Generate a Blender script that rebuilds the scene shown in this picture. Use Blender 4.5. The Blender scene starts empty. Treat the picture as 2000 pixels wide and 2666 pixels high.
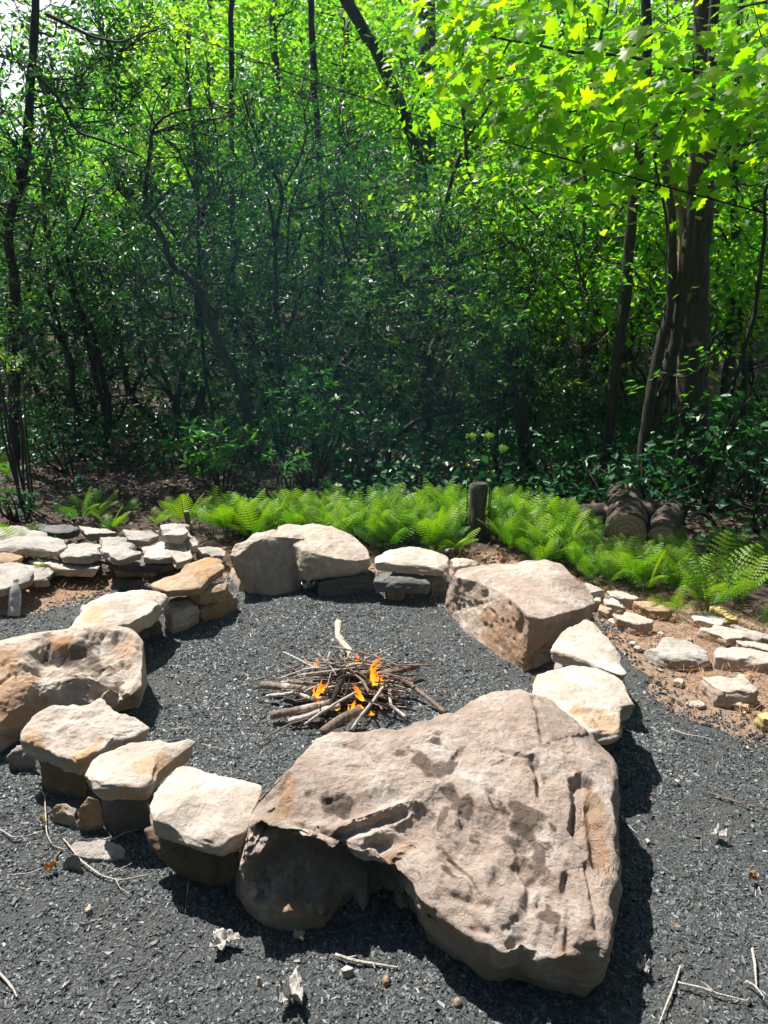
import bpy, math, random
import numpy as np
from mathutils import Vector
from mathutils.bvhtree import BVHTree

random.seed(7)
RNG = np.random.default_rng(7)
scene = bpy.context.scene
COL = scene.collection
R = math.radians

# ------------------------------------------------------------------ camera geometry
CAM_H, PITCH, FPX = 1.55, R(14.0), 1927.0
CP, SP = math.cos(PITCH), math.sin(PITCH)

def ray(sx, sy):
    a, b = (sx - 1000) / FPX, (1333 - sy) / FPX
    return np.array([a, CP + b * SP, -SP + b * CP])

def at_z(sx, sy, z=0.0):
    d = ray(sx, sy)
    t = (z - CAM_H) / d[2]
    return np.array([d[0] * t, d[1] * t, z])

def at_y(sx, sy, y):
    d = ray(sx, sy)
    t = y / d[1]
    return np.array([d[0] * t, y, CAM_H + d[2] * t])

def c5(pts): return [(p[0] * .6028, 1250 + p[1] * .6028) + tuple(p[2:]) for p in pts]
def c6(pts): return [(1000 + p[0] * .6028, 1250 + p[1] * .6028) + tuple(p[2:]) for p in pts]
def c7(pts): return [(p[0] * .6028, 1900 + p[1] * .6028) + tuple(p[2:]) for p in pts]
def c8(pts): return [(1000 + p[0] * .6028, 1900 + p[1] * .6028) + tuple(p[2:]) for p in pts]
def c3(pts): return [(p[0] * .6028, 600 + p[1] * .6028) for p in pts]
def c4(pts): return [(1000 + p[0] * .6028, 600 + p[1] * .6028) for p in pts]
def c1(pts): return [(p[0] * .6028, p[1] * .6028) for p in pts]
def c2(pts): return [(1000 + p[0] * .6028, p[1] * .6028) for p in pts]
def hc(pts): return [(600 + p[0] * .663, 1750 + p[1] * .663) + tuple(p[2:]) for p in pts]
def fc(p): return (640 + p[0] * .3376, 1580 + p[1] * .3376)

# ------------------------------------------------------------------ noise
_prm = np.random.default_rng(3).permutation(256)
_prm = np.concatenate([_prm, _prm, _prm])
_g = np.random.default_rng(4).normal(size=(256, 3)); _g /= np.linalg.norm(_g, axis=1)[:, None]

def perlin(P):
    P = np.asarray(P, float)
    i = np.floor(P).astype(int); f = P - i; i &= 255
    u = f * f * f * (f * (f * 6 - 15) + 10)
    out = 0
    for dx in (0, 1):
        wx = u[:, 0] if dx else 1 - u[:, 0]
        for dy in (0, 1):
            wy = u[:, 1] if dy else 1 - u[:, 1]
            for dz in (0, 1):
                wz = u[:, 2] if dz else 1 - u[:, 2]
                h = _prm[_prm[_prm[(i[:, 0] + dx) & 255] + ((i[:, 1] + dy) & 255)] + ((i[:, 2] + dz) & 255)]
                g = _g[h]
                d = g[:, 0] * (f[:, 0] - dx) + g[:, 1] * (f[:, 1] - dy) + g[:, 2] * (f[:, 2] - dz)
                out = out + wx * wy * wz * d
    return out * 1.5

def fbm(P, octv=4, gain=.5):
    s, a, P = 0, 1, np.asarray(P, float)
    for k in range(octv):
        s = s + a * perlin(P); P = P * 2.03 + 11.7; a *= gain
    return s

def ridged(P, octv=3):
    s, a, P = 0, 1, np.asarray(P, float)
    for k in range(octv):
        s = s + a * (1 - 2 * np.abs(perlin(P))); P = P * 2.1 + 5.3; a *= .5
    return s

def gz(x, y):
    x = np.asarray(x, float); y = np.asarray(y, float)
    sh = np.broadcast(x, y).shape
    P = np.stack([np.broadcast_to(x, sh).ravel() * .7, np.broadcast_to(y, sh).ravel() * .7, np.zeros(int(np.prod(sh)))], 1)
    n = perlin(P).reshape(sh)
    far = np.clip((y - 4.8) / 3, 0, 1)
    hill = np.clip(y - 19, 0, None) * .22
    return n * (.008 + .05 * far) + hill

# ------------------------------------------------------------------ mesh helpers
def mesh_np(name, V, F, attrs=None, smooth=True):
    V = np.asarray(V, np.float32)
    me = bpy.data.meshes.new(name)
    me.vertices.add(len(V)); me.vertices.foreach_set('co', V.ravel())
    F = [np.asarray(f, np.int32) for f in F if len(f)]
    idx = np.concatenate([f.ravel() for f in F])
    tot = np.concatenate([np.full(len(f), f.shape[1], np.int32) for f in F])
    st = np.concatenate([[0], np.cumsum(tot)[:-1]]).astype(np.int32)
    me.loops.add(len(idx)); me.loops.foreach_set('vertex_index', idx)
    me.polygons.add(len(tot)); me.polygons.foreach_set('loop_start', st)
    try: me.polygons.foreach_set('loop_total', tot)
    except Exception: pass
    me.polygons.foreach_set('use_smooth', np.full(len(tot), smooth))
    for k, v in (attrs or {}).items():
        a = me.attributes.new(k, 'FLOAT', 'POINT')
        a.data.foreach_set('value', np.asarray(v, np.float32))
    me.update(calc_edges=True)
    return me

def link(name, me, mat, parent=None, loc=None):
    o = bpy.data.objects.new(name, me); COL.objects.link(o)
    if mat is not None and me is not None and not me.materials: me.materials.append(mat)
    if loc is not None: o.location = loc
    if parent is not None: o.parent = parent
    return o

def tag(o, label=None, cat=None, group=None, kind=None):
    if label: o['label'] = label
    if cat: o['category'] = cat
    if group: o['group'] = group
    if kind: o['kind'] = kind
    return o

def empty(name, loc, label=None, cat=None, group=None):
    o = bpy.data.objects.new(name, None); COL.objects.link(o); o.location = loc
    o.empty_display_size = .1
    return tag(o, label, cat, group)

def copy_tree(o, parent=None):
    c = o.copy(); COL.objects.link(c)
    if parent is not None: c.parent = parent
    for ch in list(o.children): copy_tree(ch, c)
    return c

class MB:
    def __init__(s): s.V, s.F, s.A, s.n = [], {}, [], 0
    def add(s, V, faces, attr=0.):
        V = np.asarray(V, float)
        for f in faces:
            f = np.asarray(f)
            s.F.setdefault(f.shape[1], []).append(f + s.n)
        s.V.append(V); s.n += len(V)
        s.A.append(np.broadcast_to(np.asarray(attr, float), (len(V),)))
    def mesh(s, name, off=(0, 0, 0), attr='tint', smooth=True):
        V = np.concatenate(s.V) - np.asarray(off, float)
        return mesh_np(name, V, [np.concatenate(v) for v in s.F.values()], {attr: np.concatenate(s.A)}, smooth)

def norm(v): return v / np.maximum(np.linalg.norm(v, axis=-1, keepdims=True), 1e-9)

def tube(mb, P, rad, sides=6, rough=0., seed=0, attr=0., cap=True):
    P = np.asarray(P, float); n = len(P)
    rad = np.interp(np.linspace(0, 1, n), np.linspace(0, 1, len(rad)), rad) if np.ndim(rad) else np.full(n, rad)
    T = norm(np.gradient(P, axis=0))
    up = np.array([0.31, .2, 1.0]) if abs(T[:, 2]).mean() < .8 else np.array([1.0, .3, .1])
    A = norm(np.cross(T, up)); B = np.cross(T, A)
    th = np.linspace(0, 2 * np.pi, sides, endpoint=False)
    ring = A[:, None, :] * np.cos(th)[None, :, None] + B[:, None, :] * np.sin(th)[None, :, None]
    rr = rad[:, None] * np.ones((1, sides))
    if rough:
        Q = (P[:, None, :] + ring * rad[:, None, None]).reshape(-1, 3)
        rr = rr * (1 + rough * fbm(Q * np.array([22, 22, 6]) + seed * 7.7, 3).reshape(n, sides))
    V = (P[:, None, :] + ring * rr[:, :, None]).reshape(-1, 3)
    i = np.arange(n - 1)[:, None] * sides; j = np.arange(sides)[None, :]; j2 = (j + 1) % sides
    q = np.stack([i + j, i + j2, i + sides + j2, i + sides + j], -1).reshape(-1, 4)
    fs = [q]
    if cap:
        V = np.concatenate([V, P[:1], P[-1:]]); a = n * sides
        k = np.arange(sides); k2 = (k + 1) % sides
        fs.append(np.concatenate([np.stack([np.full(sides, a), k2, k], 1), np.stack([np.full(sides, a + 1), (n - 1) * sides + k, (n - 1) * sides + k2], 1)]))
    mb.add(V, fs, attr)

def smooth_path(pts, n=24, jit=0., seed=0):
    pts = np.asarray(pts, float)
    d = np.concatenate([[0], np.cumsum(np.linalg.norm(np.diff(pts, axis=0), axis=1))])
    t = np.linspace(0, d[-1], n)
    out = np.stack([np.interp(t, d, pts[:, k]) for k in range(3)], 1)
    for _ in range(max(1, n // 14)):
        out[1:-1] = .5 * out[1:-1] + .25 * (out[:-2] + out[2:])
    if jit:
        out[1:-1] += jit * np.stack([perlin(np.stack([t * 2.5, t * 0 + seed * 3.1, t * 0 + 9 * k], 1)) for k in range(3)], 1)[1:-1]
    return out

def frames(d, nrm):
    """rows: x along the leaf, y across, z up"""
    x = norm(d); y = norm(np.cross(nrm, x)); z = np.cross(x, y)
    return np.stack([x, y, z], 1)

def scatter(mb, tmplV, tmplF, pos, Rm, size, tint):
    N, k = len(pos), len(tmplV)
    size = np.asarray(size, float)
    size = size[:, None, None] if size.ndim == 1 else size[:, None, :]
    V = (tmplV[None] * size) @ Rm + pos[:, None, :]
    fs = [(f[None] + (np.arange(N) * k)[:, None, None]).reshape(-1, f.shape[1]) for f in tmplF]
    mb.add(V.reshape(-1, 3), fs, np.repeat(tint, k))

LEAF4 = (np.array([[0, 0, 0], [.45, -.2, .05], [1, 0, -.08], [.45, .2, .05]]), [np.array([[0, 1, 2], [0, 2, 3]])])
LEAF6 = (np.array([[0, 0, 0], [.3, -.15, .04], [.7, -.14, .02], [1, 0, -.1], [.7, .14, .02], [.3, .15, .04]]), [np.array([[0, 1, 2, 3], [0, 3, 4, 5]])])
WIDE4 = (np.array([[0, 0, 0], [.5, -.36, .05], [1, 0, -.1], [.5, .36, .05]]), [np.array([[0, 1, 2], [0, 2, 3]])])
_mp = [(0, 0), (.1, .1), (-.02, .34), (.2, .3), (.26, .56), (.36, .42), (.42, .27), (.68, .36), (.7, .2), (1, 0)]
_mv = [(x, y) for x, y in _mp] + [(x, -y) for x, y in _mp[-2:0:-1]]
MAPLE = (np.array([[.38, 0, .03]] + [[x, y, .02 - .25 * y * y - .12 * x * x] for x, y in _mv]),
         [np.array([[0, 1 + i, 1 + (i + 1) % len(_mv)] for i in range(len(_mv))])[:, ::-1]])

def rand_unit(n, rng=RNG):
    return norm(rng.normal(size=(n, 3)))

def whorls(mb, C, size, rng, per=7, tmpl=LEAF4, tilt=.45, tint0=0.5, spread=.16):
    """rosettes of long leaves at twig ends"""
    C = np.asarray(C); n = len(C)
    ax = norm(np.array([0, 0, 1.0]) + tilt * rng.normal(size=(n, 3)))
    C2 = np.repeat(C, per, 0); A = np.repeat(ax, per, 0)
    th = np.tile(np.arange(per) * 2 * np.pi / per, n) + np.repeat(rng.uniform(0, 6, n), per) + rng.normal(0, .25, n * per)
    u = norm(np.cross(A, np.array([.3, .9, .2]))); v = np.cross(A, u)
    rad = u * np.cos(th)[:, None] + v * np.sin(th)[:, None]
    el = rng.normal(.12, .38, n * per)
    d = rad * np.cos(el)[:, None] + A * np.sin(el)[:, None]
    nm = A * np.cos(el)[:, None] - rad * np.sin(el)[:, None] + .25 * rng.normal(size=(n * per, 3))
    s = size * rng.uniform(.65, 1.15, n * per)
    t = np.clip(np.repeat(rng.normal(tint0, spread, n), per) + rng.normal(0, .1, n * per), 0, 1)
    scatter(mb, tmpl[0], tmpl[1], C2 + d * .012, frames(d, nm), s, t)

def sprays(mb, C, size, rng, per=9, tmpl=WIDE4, rad=.22, flat=.35, tint0=.5, spread=.15):
    """loose flat sprays of broad leaves"""
    C = np.asarray(C); n = len(C)
    ax = norm(np.array([0, 0, 1.0]) + flat * rng.normal(size=(n, 3)))
    C2 = np.repeat(C, per, 0); A = np.repeat(ax, per, 0)
    u = norm(np.cross(A, rand_unit(n * per, rng))); v = np.cross(A, u)
    r = rad * np.sqrt(rng.uniform(0, 1, n * per))
    P = C2 + u * r[:, None] + A * rng.normal(0, rad * .22, n * per)[:, None]
    d = norm(u + .5 * v * rng.normal(size=(n * per, 1)) - A * rng.uniform(0, .7, (n * per, 1)))
    nm = A + .45 * rng.normal(size=(n * per, 3))
    s = size * rng.uniform(.6, 1.2, n * per)
    t = np.clip(np.repeat(rng.normal(tint0, spread, n), per) + rng.normal(0, .08, n * per), 0, 1)
    scatter(mb, tmpl[0], tmpl[1], P, frames(d, nm), s, t)

# ------------------------------------------------------------------ materials
def new_mat(name):
    m = bpy.data.materials.new(name); m.use_nodes = True
    nt = m.node_tree; nt.nodes.clear()
    return m, nt

def N(nt, typ, **kw):
    n = nt.nodes.new(typ)
    for k, v in kw.items():
        if k.startswith('i_'):
            key = k[2:]
            n.inputs[int(key) if key.isdigit() else key.replace('_', ' ')].default_value = v
        else: setattr(n, k, v)
    return n

def ramp(nt, fac, stops):
    r = N(nt, 'ShaderNodeValToRGB')
    e = r.color_ramp.elements
    while len(e) < len(stops): e.new(.5)
    for i, (p, c) in enumerate(stops):
        e[i].position = p; e[i].color = (*c, 1)
    nt.links.new(fac, r.inputs[0]); return r.outputs[0]

def mixc(nt, fac, a, b, mode='MIX'):
    m = N(nt, 'ShaderNodeMix', data_type='RGBA', blend_type=mode)
    for s, k in ((fac, 0), (a, 6), (b, 7)):
        if isinstance(s, (int, float)): m.inputs[k].default_value = s
        elif isinstance(s, tuple): m.inputs[k].default_value = (*s, 1)
        else: nt.links.new(s, m.inputs[k])
    return m.outputs[2]

def math_n(nt, op, a, b=0.):
    m = N(nt, 'ShaderNodeMath', operation=op)
    for s, k in ((a, 0), (b, 1)):
        if isinstance(s, (int, float)): m.inputs[k].default_value = s
        else: nt.links.new(s, m.inputs[k])
    return m.outputs[0]

def rmap(nt, v, a, b, c=0., d=1.):
    m = N(nt, 'ShaderNodeMapRange', i_1=a, i_2=b, i_3=c, i_4=d); m.clamp = True
    nt.links.new(v, m.inputs[0]); return m.outputs[0]

def noise(nt, vec, scale, detail=4, rough=.55, dist=0.):
    n = N(nt, 'ShaderNodeTexNoise', i_Scale=scale, i_Detail=detail, i_Roughness=rough, i_Distortion=dist)
    nt.links.new(vec, n.inputs['Vector']); return n.outputs[0]

def out(nt, sh):
    o = N(nt, 'ShaderNodeOutputMaterial'); nt.links.new(sh, o.inputs[0])

def leaf_mat(name, stops, trans=.45, gloss=.5, rough=.38, tcol=(1, 1, 1), tgain=1.0):
    m, nt = new_mat(name)
    a = N(nt, 'ShaderNodeAttribute', attribute_name='tint')
    c = ramp(nt, a.outputs['Fac'], stops)
    oi = N(nt, 'ShaderNodeObjectInfo')
    c = mixc(nt, 1.0, c, ramp(nt, oi.outputs['Random'], [(0, (.72, .8, .95)), (.5, (1, 1, 1)), (1, (1.2, 1.05, .8))]), 'MULTIPLY')
    p = N(nt, 'ShaderNodeBsdfPrincipled', i_Roughness=rough)
    p.inputs['Specular IOR Level'].default_value = gloss
    nt.links.new(c, p.inputs['Base Color'])
    t = N(nt, 'ShaderNodeBsdfTranslucent')
    nt.links.new(mixc(nt, 1.0, c, tuple(tgain * x for x in tcol), 'MULTIPLY'), t.inputs[0])
    mx = N(nt, 'ShaderNodeMixShader', i_0=trans)
    nt.links.new(p.outputs[0], mx.inputs[1]); nt.links.new(t.outputs[0], mx.inputs[2])
    out(nt, mx.outputs[0]); return m

M = {}
M['rhodo'] = leaf_mat('rhododendron_leaf', [(0, (.014, .052, .03)), (.45, (.034, .112, .048)), (.8, (.08, .2, .04)), (1, (.22, .33, .04))], .36, .45, .42, (1.4, 1.85, .6))
M['shrub'] = leaf_mat('shrub_leaf', [(0, (.02, .085, .045)), (.6, (.035, .14, .06)), (1, (.08, .24, .05))], .3, .5, .4, (1.2, 1.8, .5))
M['bright'] = leaf_mat('deciduous_leaf', [(0, (.03, .15, .035)), (.4, (.07, .25, .03)), (.75, (.16, .36, .03)), (1, (.32, .45, .03))], .6, .45, .4, (1.5, 1.75, .65))
M['maple'] = leaf_mat('maple_leaf', [(0, (.06, .22, .02)), (.5, (.2, .38, .015)), (1, (.36, .5, .015))], .76, .4, .4, (1.75, 1.95, .25))
M['fern'] = leaf_mat('fern_frond', [(0, (.02, .1, .02)), (.5, (.08, .26, .02)), (1, (.22, .37, .025))], .42, .3, .5, (1.4, 1.5, .3))
M['dryleaf'] = leaf_mat('dry_leaf', [(0, (.05, .03, .02)), (.5, (.13, .085, .055)), (.85, (.3, .22, .16)), (1, (.5, .42, .35))], .1, .3, .6)
M['straw'] = leaf_mat('pine_straw', [(0, (.16, .07, .03)), (.5, (.32, .17, .08)), (1, (.55, .4, .25))], .1, .2, .7)

def bark_mat(name, dark, light, lichen=None, scale=1.0, lich=.62):
    m, nt = new_mat(name)
    tc = N(nt, 'ShaderNodeTexCoord')
    mp = N(nt, 'ShaderNodeMapping'); mp.inputs['Scale'].default_value = (14 * scale, 14 * scale, 2.6 * scale)
    nt.links.new(tc.outputs['Object'], mp.inputs[0])
    n = noise(nt, mp.outputs[0], 1.6, 6, .65, .6)
    c = ramp(nt, n, [(.3, dark), (.68, light)])
    if lichen:
        l = noise(nt, tc.outputs['Object'], 5 * scale, 5, .6)
        c = mixc(nt, rmap(nt, l, lich, lich + .08), c, lichen)
    p = N(nt, 'ShaderNodeBsdfPrincipled', i_Roughness=.85)
    nt.links.new(c, p.inputs['Base Color'])
    b = N(nt, 'ShaderNodeBump', i_Strength=.7, i_Distance=.02)
    nt.links.new(n, b.inputs['Height']); nt.links.new(b.outputs[0], p.inputs['Normal'])
    out(nt, p.outputs[0]); return m

M['bark'] = bark_mat('dark_bark', (.014, .011, .01), (.055, .045, .038))
M['bark_grey'] = bark_mat('grey_bark', (.025, .021, .018), (.1, .088, .076), (.2, .2, .17))
M['bark_peel'] = bark_mat('peeling_bark', (.02, .015, .013), (.1, .075, .062), (.34, .2, .15), .8, .62)
M['snag'] = bark_mat('bare_snag_wood', (.16, .09, .06), (.5, .36, .28))
M['stick'] = bark_mat('stick_bark', (.09, .06, .045), (.34, .25, .19), (.5, .44, .38), 2.5, .58)
M['char'] = bark_mat('charred_bark', (.008, .007, .006), (.04, .032, .028), (.15, .11, .09), 3)
M['palewood'] = bark_mat('bare_pale_wood', (.5, .39, .27), (.78, .68, .54), None, 2)
M['twig'] = bark_mat('dry_twig', (.36, .31, .27), (.68, .62, .56), None, 3)

def rock_mat(name, base, light, rust, rust_amt=.62, bump=.5, strata=.5):
    m, nt = new_mat(name)
    tc = N(nt, 'ShaderNodeTexCoord'); oi = N(nt, 'ShaderNodeObjectInfo')
    add = N(nt, 'ShaderNodeVectorMath', operation='ADD')
    cm = N(nt, 'ShaderNodeVectorMath', operation='SCALE', i_3=37.0)
    comb = N(nt, 'ShaderNodeCombineXYZ')
    for k in range(3): nt.links.new(oi.outputs['Random'], comb.inputs[k])
    nt.links.new(comb.outputs[0], cm.inputs[0])
    nt.links.new(tc.outputs['Object'], add.inputs[0]); nt.links.new(cm.outputs[0], add.inputs[1])
    v = add.outputs[0]
    n1 = noise(nt, v, 5, 8, .62, .5)
    n2 = noise(nt, v, 26, 8, .7)
    n3 = noise(nt, v, 3.2, 5, .55, 1.0)
    c = ramp(nt, n1, [(.3, tuple(.72 * x for x in base)), (.5, base), (.72, light)])
    c = mixc(nt, .5, c, ramp(nt, n2, [(.3, (.55, .55, .55)), (.62, (1.12, 1.12, 1.12))]), 'MULTIPLY')
    c = mixc(nt, rmap(nt, n3, rust_amt, rust_amt + .12, 0, .75), c, rust)
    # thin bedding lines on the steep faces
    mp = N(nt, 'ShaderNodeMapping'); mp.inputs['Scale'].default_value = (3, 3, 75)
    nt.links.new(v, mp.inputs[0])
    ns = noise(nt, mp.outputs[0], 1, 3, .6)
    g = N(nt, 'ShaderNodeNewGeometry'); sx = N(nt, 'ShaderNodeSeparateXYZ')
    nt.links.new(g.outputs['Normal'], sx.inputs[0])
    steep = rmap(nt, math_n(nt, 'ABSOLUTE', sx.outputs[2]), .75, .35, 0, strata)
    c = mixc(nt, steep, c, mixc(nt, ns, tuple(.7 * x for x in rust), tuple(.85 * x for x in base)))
    # lichen specks
    vo = N(nt, 'ShaderNodeTexVoronoi', i_Scale=60.0); nt.links.new(v, vo.inputs['Vector'])
    dk = rmap(nt, vo.outputs['Distance'], .12, .06)
    dk = math_n(nt, 'MULTIPLY', dk, rmap(nt, noise(nt, v, 9, 3), .5, .6))
    c = mixc(nt, math_n(nt, 'MULTIPLY', dk, .55), c, (.1, .085, .07))
    a = N(nt, 'ShaderNodeAttribute', attribute_name='stain')  # stains, plus the shade painted into the boulder hollow
    sn = math_n(nt, 'ADD', a.outputs['Fac'], math_n(nt, 'MULTIPLY', math_n(nt, 'SUBTRACT', n2, .5), .9))
    c = mixc(nt, rmap(nt, sn, .36, .66, 0, .85), c, (.12, .088, .068))
    a2 = N(nt, 'ShaderNodeAttribute', attribute_name='rust')
    sn2 = math_n(nt, 'ADD', a2.outputs['Fac'], math_n(nt, 'MULTIPLY', math_n(nt, 'SUBTRACT', n1, .5), 1.2))
    c = mixc(nt, rmap(nt, sn2, .35, .75, 0, .7), c, rust)
    nc = noise(nt, v, 4.5, 4, .55, 1.2)
    ck = rmap(nt, math_n(nt, 'ABSOLUTE', math_n(nt, 'SUBTRACT', nc, .5)), .0, .011, 1, 0)
    ck = math_n(nt, 'MULTIPLY', ck, rmap(nt, noise(nt, v, 3.1, 3), .62, .7))
    c = mixc(nt, math_n(nt, 'MULTIPLY', ck, .5), c, tuple(.22 * x for x in base))
    npale = noise(nt, v, 11, 6, .7)
    c = mixc(nt, rmap(nt, npale, .56, .7, 0, .6), c, tuple(min(.85, 1.12 * x) for x in light))
    p = N(nt, 'ShaderNodeBsdfPrincipled', i_Roughness=.82)
    p.inputs['Specular IOR Level'].default_value = .25
    nt.links.new(c, p.inputs['Base Color'])
    hb = math_n(nt, 'ADD', math_n(nt, 'MULTIPLY', n2, 1.0), math_n(nt, 'MULTIPLY', noise(nt, v, 110, 6, .75), .9))
    hb = math_n(nt, 'ADD', hb, math_n(nt, 'MULTIPLY', math_n(nt, 'MULTIPLY', ns, steep), 1.2))
    hb = math_n(nt, 'ADD', hb, math_n(nt, 'MULTIPLY', n1, 1.6)); hb = math_n(nt, 'SUBTRACT', hb, math_n(nt, 'MULTIPLY', ck, .8))
    b = N(nt, 'ShaderNodeBump', i_Strength=min(1, bump * 1.5), i_Distance=.014)
    nt.links.new(hb, b.inputs['Height']); nt.links.new(b.outputs[0], p.inputs['Normal'])
    out(nt, p.outputs[0]); return m

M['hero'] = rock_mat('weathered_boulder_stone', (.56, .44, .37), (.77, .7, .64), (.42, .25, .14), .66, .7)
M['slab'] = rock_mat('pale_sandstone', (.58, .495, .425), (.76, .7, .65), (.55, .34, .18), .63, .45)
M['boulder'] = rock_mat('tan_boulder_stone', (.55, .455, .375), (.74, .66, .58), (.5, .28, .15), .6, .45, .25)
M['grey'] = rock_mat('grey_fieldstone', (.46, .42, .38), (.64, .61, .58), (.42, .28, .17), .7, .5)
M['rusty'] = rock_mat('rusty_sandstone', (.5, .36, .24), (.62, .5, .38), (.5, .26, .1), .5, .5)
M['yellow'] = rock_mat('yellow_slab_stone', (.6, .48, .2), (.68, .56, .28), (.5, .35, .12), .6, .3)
M['brown'] = rock_mat('shaded_brown_stone', (.24, .18, .14), (.36, .29, .24), (.36, .2, .1), .55, .55)  # support stones: shade under the slabs put into a darker brown
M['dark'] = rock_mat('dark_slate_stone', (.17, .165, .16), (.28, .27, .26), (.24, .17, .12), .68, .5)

def ground_mat():
    m, nt = new_mat('forest_soil')
    g = N(nt, 'ShaderNodeNewGeometry'); P = g.outputs['Position']
    a = N(nt, 'ShaderNodeAttribute', attribute_name='zone')
    n1, n2 = noise(nt, P, 3, 6, .65), noise(nt, P, 38, 6, .7)
    lit = ramp(nt, n2, [(.3, (.02, .014, .01)), (.55, (.085, .056, .04)), (.75, (.2, .15, .12))])
    soil = ramp(nt, n2, [(.3, (.17, .095, .06)), (.55, (.38, .27, .2)), (.75, (.56, .45, .36))])
    soil = mixc(nt, rmap(nt, n1, .45, .65, 0, .6), soil, (.42, .25, .15))
    f = math_n(nt, 'ADD', a.outputs['Fac'], math_n(nt, 'MULTIPLY', math_n(nt, 'SUBTRACT', n1, .5), .8))
    c = mixc(nt, rmap(nt, f, .35, .65), lit, soil)
    p = N(nt, 'ShaderNodeBsdfPrincipled', i_Roughness=.95); nt.links.new(c, p.inputs['Base Color'])
    b = N(nt, 'ShaderNodeBump', i_Strength=.9, i_Distance=.03)
    nt.links.new(n2, b.inputs['Height']); nt.links.new(b.outputs[0], p.inputs['Normal'])
    out(nt, p.outputs[0]); return m
M['ground'] = ground_mat()

def gravel_bed_mat():
    m, nt = new_mat('slate_gravel_fines')
    g = N(nt, 'ShaderNodeNewGeometry'); P = g.outputs['Position']
    n1, n2, n3 = noise(nt, P, 2.2, 4, .6), noise(nt, P, 95, 5, .75), noise(nt, P, 300, 2, .6)
    c = ramp(nt, n2, [(.3, (.02, .024, .025)), (.55, (.07, .077, .079)), (.75, (.15, .158, .16))])
    c = mixc(nt, rmap(nt, n1, .45, .7, 0, .35), c, (.085, .075, .065))
    p = N(nt, 'ShaderNodeBsdfPrincipled', i_Roughness=.7); nt.links.new(c, p.inputs['Base Color'])
    vo = N(nt, 'ShaderNodeTexVoronoi', i_Scale=110.0); nt.links.new(P, vo.inputs['Vector'])
    h = math_n(nt, 'ADD', vo.outputs['Distance'], math_n(nt, 'MULTIPLY', n3, .6))
    b = N(nt, 'ShaderNodeBump', i_Strength=1.0, i_Distance=.008)
    nt.links.new(h, b.inputs['Height']); nt.links.new(b.outputs[0], p.inputs['Normal'])
    out(nt, p.outputs[0]); return m
M['gravel_bed'] = gravel_bed_mat()

def chip_mat():
    m, nt = new_mat('slate_chip')
    a = N(nt, 'ShaderNodeAttribute', attribute_name='tint')
    c = ramp(nt, a.outputs['Fac'], [(0, (.024, .03, .032)), (.45, (.092, .103, .106)), (.8, (.172, .188, .191)), (.96, (.24, .252, .254)), (1, (.5, .48, .44))])
    p = N(nt, 'ShaderNodeBsdfPrincipled', i_Roughness=.45); nt.links.new(c, p.inputs['Base Color'])
    p.inputs['Specular IOR Level'].default_value = .4
    out(nt, p.outputs[0]); return m
M['chip'] = chip_mat()

def plain(name, col, rough=.6, spec=.4, **kw):
    m, nt = new_mat(name)
    p = N(nt, 'ShaderNodeBsdfPrincipled', i_Roughness=rough)
    p.inputs['Base Color'].default_value = (*col, 1); p.inputs['Specular IOR Level'].default_value = spec
    for k, v in kw.items(): p.inputs[k.replace('_', ' ')].default_value = v
    out(nt, p.outputs[0]); return m
M['cable'] = plain('cable_rubber', (.012, .012, .012), .9, .05)
M['bottle'] = plain('clear_plastic', (.97, .98, 1), .08, .6, Transmission_Weight=.6, IOR=1.2, Alpha=.75)
M['cap'] = plain('white_plastic', (.8, .8, .8), .4)
M['foil'] = plain('crumpled_foil', (.75, .76, .78), .3, .5, Metallic=.85)
M['paper'] = bark_mat('dry_grey_leaf', (.3, .28, .26), (.6, .57, .53), None, 2.5)

def flame_mat():
    m, nt = new_mat('flame')
    a = N(nt, 'ShaderNodeAttribute', attribute_name='tint')
    c = ramp(nt, a.outputs['Fac'], [(0, (1, .42, .03)), (.5, (1, .27, .008)), (1, (.95, .16, .004))])
    e = N(nt, 'ShaderNodeEmission', i_Strength=1.25); nt.links.new(c, e.inputs[0])
    t = N(nt, 'ShaderNodeBsdfTransparent')
    mx = N(nt, 'ShaderNodeMixShader')
    nt.links.new(rmap(nt, a.outputs['Fac'], 0, 1, .85, .3), mx.inputs[0])
    nt.links.new(t.outputs[0], mx.inputs[1]); nt.links.new(e.outputs[0], mx.inputs[2])
    out(nt, mx.outputs[0]); return m
M['flame'] = flame_mat()

def cutwood_mat():
    m, nt = new_mat('cut_log_end')
    tc = N(nt, 'ShaderNodeTexCoord')
    w = N(nt, 'ShaderNodeTexWave', wave_type='RINGS', rings_direction='SPHERICAL', i_Scale=9.0, i_Distortion=5.5, i_Detail=2.0)
    nt.links.new(tc.outputs['Object'], w.inputs['Vector'])
    n = noise(nt, tc.outputs['Object'], 6, 5, .6)
    c = ramp(nt, w.outputs['Fac'], [(0, (.55, .3, .17)), (1, (.7, .48, .33))])
    c = mixc(nt, rmap(nt, n, .45, .65, 0, .8), c, (.5, .2, .09))
    p = N(nt, 'ShaderNodeBsdfPrincipled', i_Roughness=.85); nt.links.new(c, p.inputs['Base Color'])
    out(nt, p.outputs[0]); return m
M['cut'] = cutwood_mat()

# ------------------------------------------------------------------ rocks
def resample(W, n):
    W = np.asarray(W); W2 = np.concatenate([W, W[:1]])
    d = np.concatenate([[0], np.cumsum(np.linalg.norm(np.diff(W2[:, :2], axis=0), axis=1))])
    t = np.linspace(0, d[-1], n, endpoint=False)
    return np.stack([np.interp(t, d, W2[:, k]) for k in range(W.shape[1])], 1)

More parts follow.
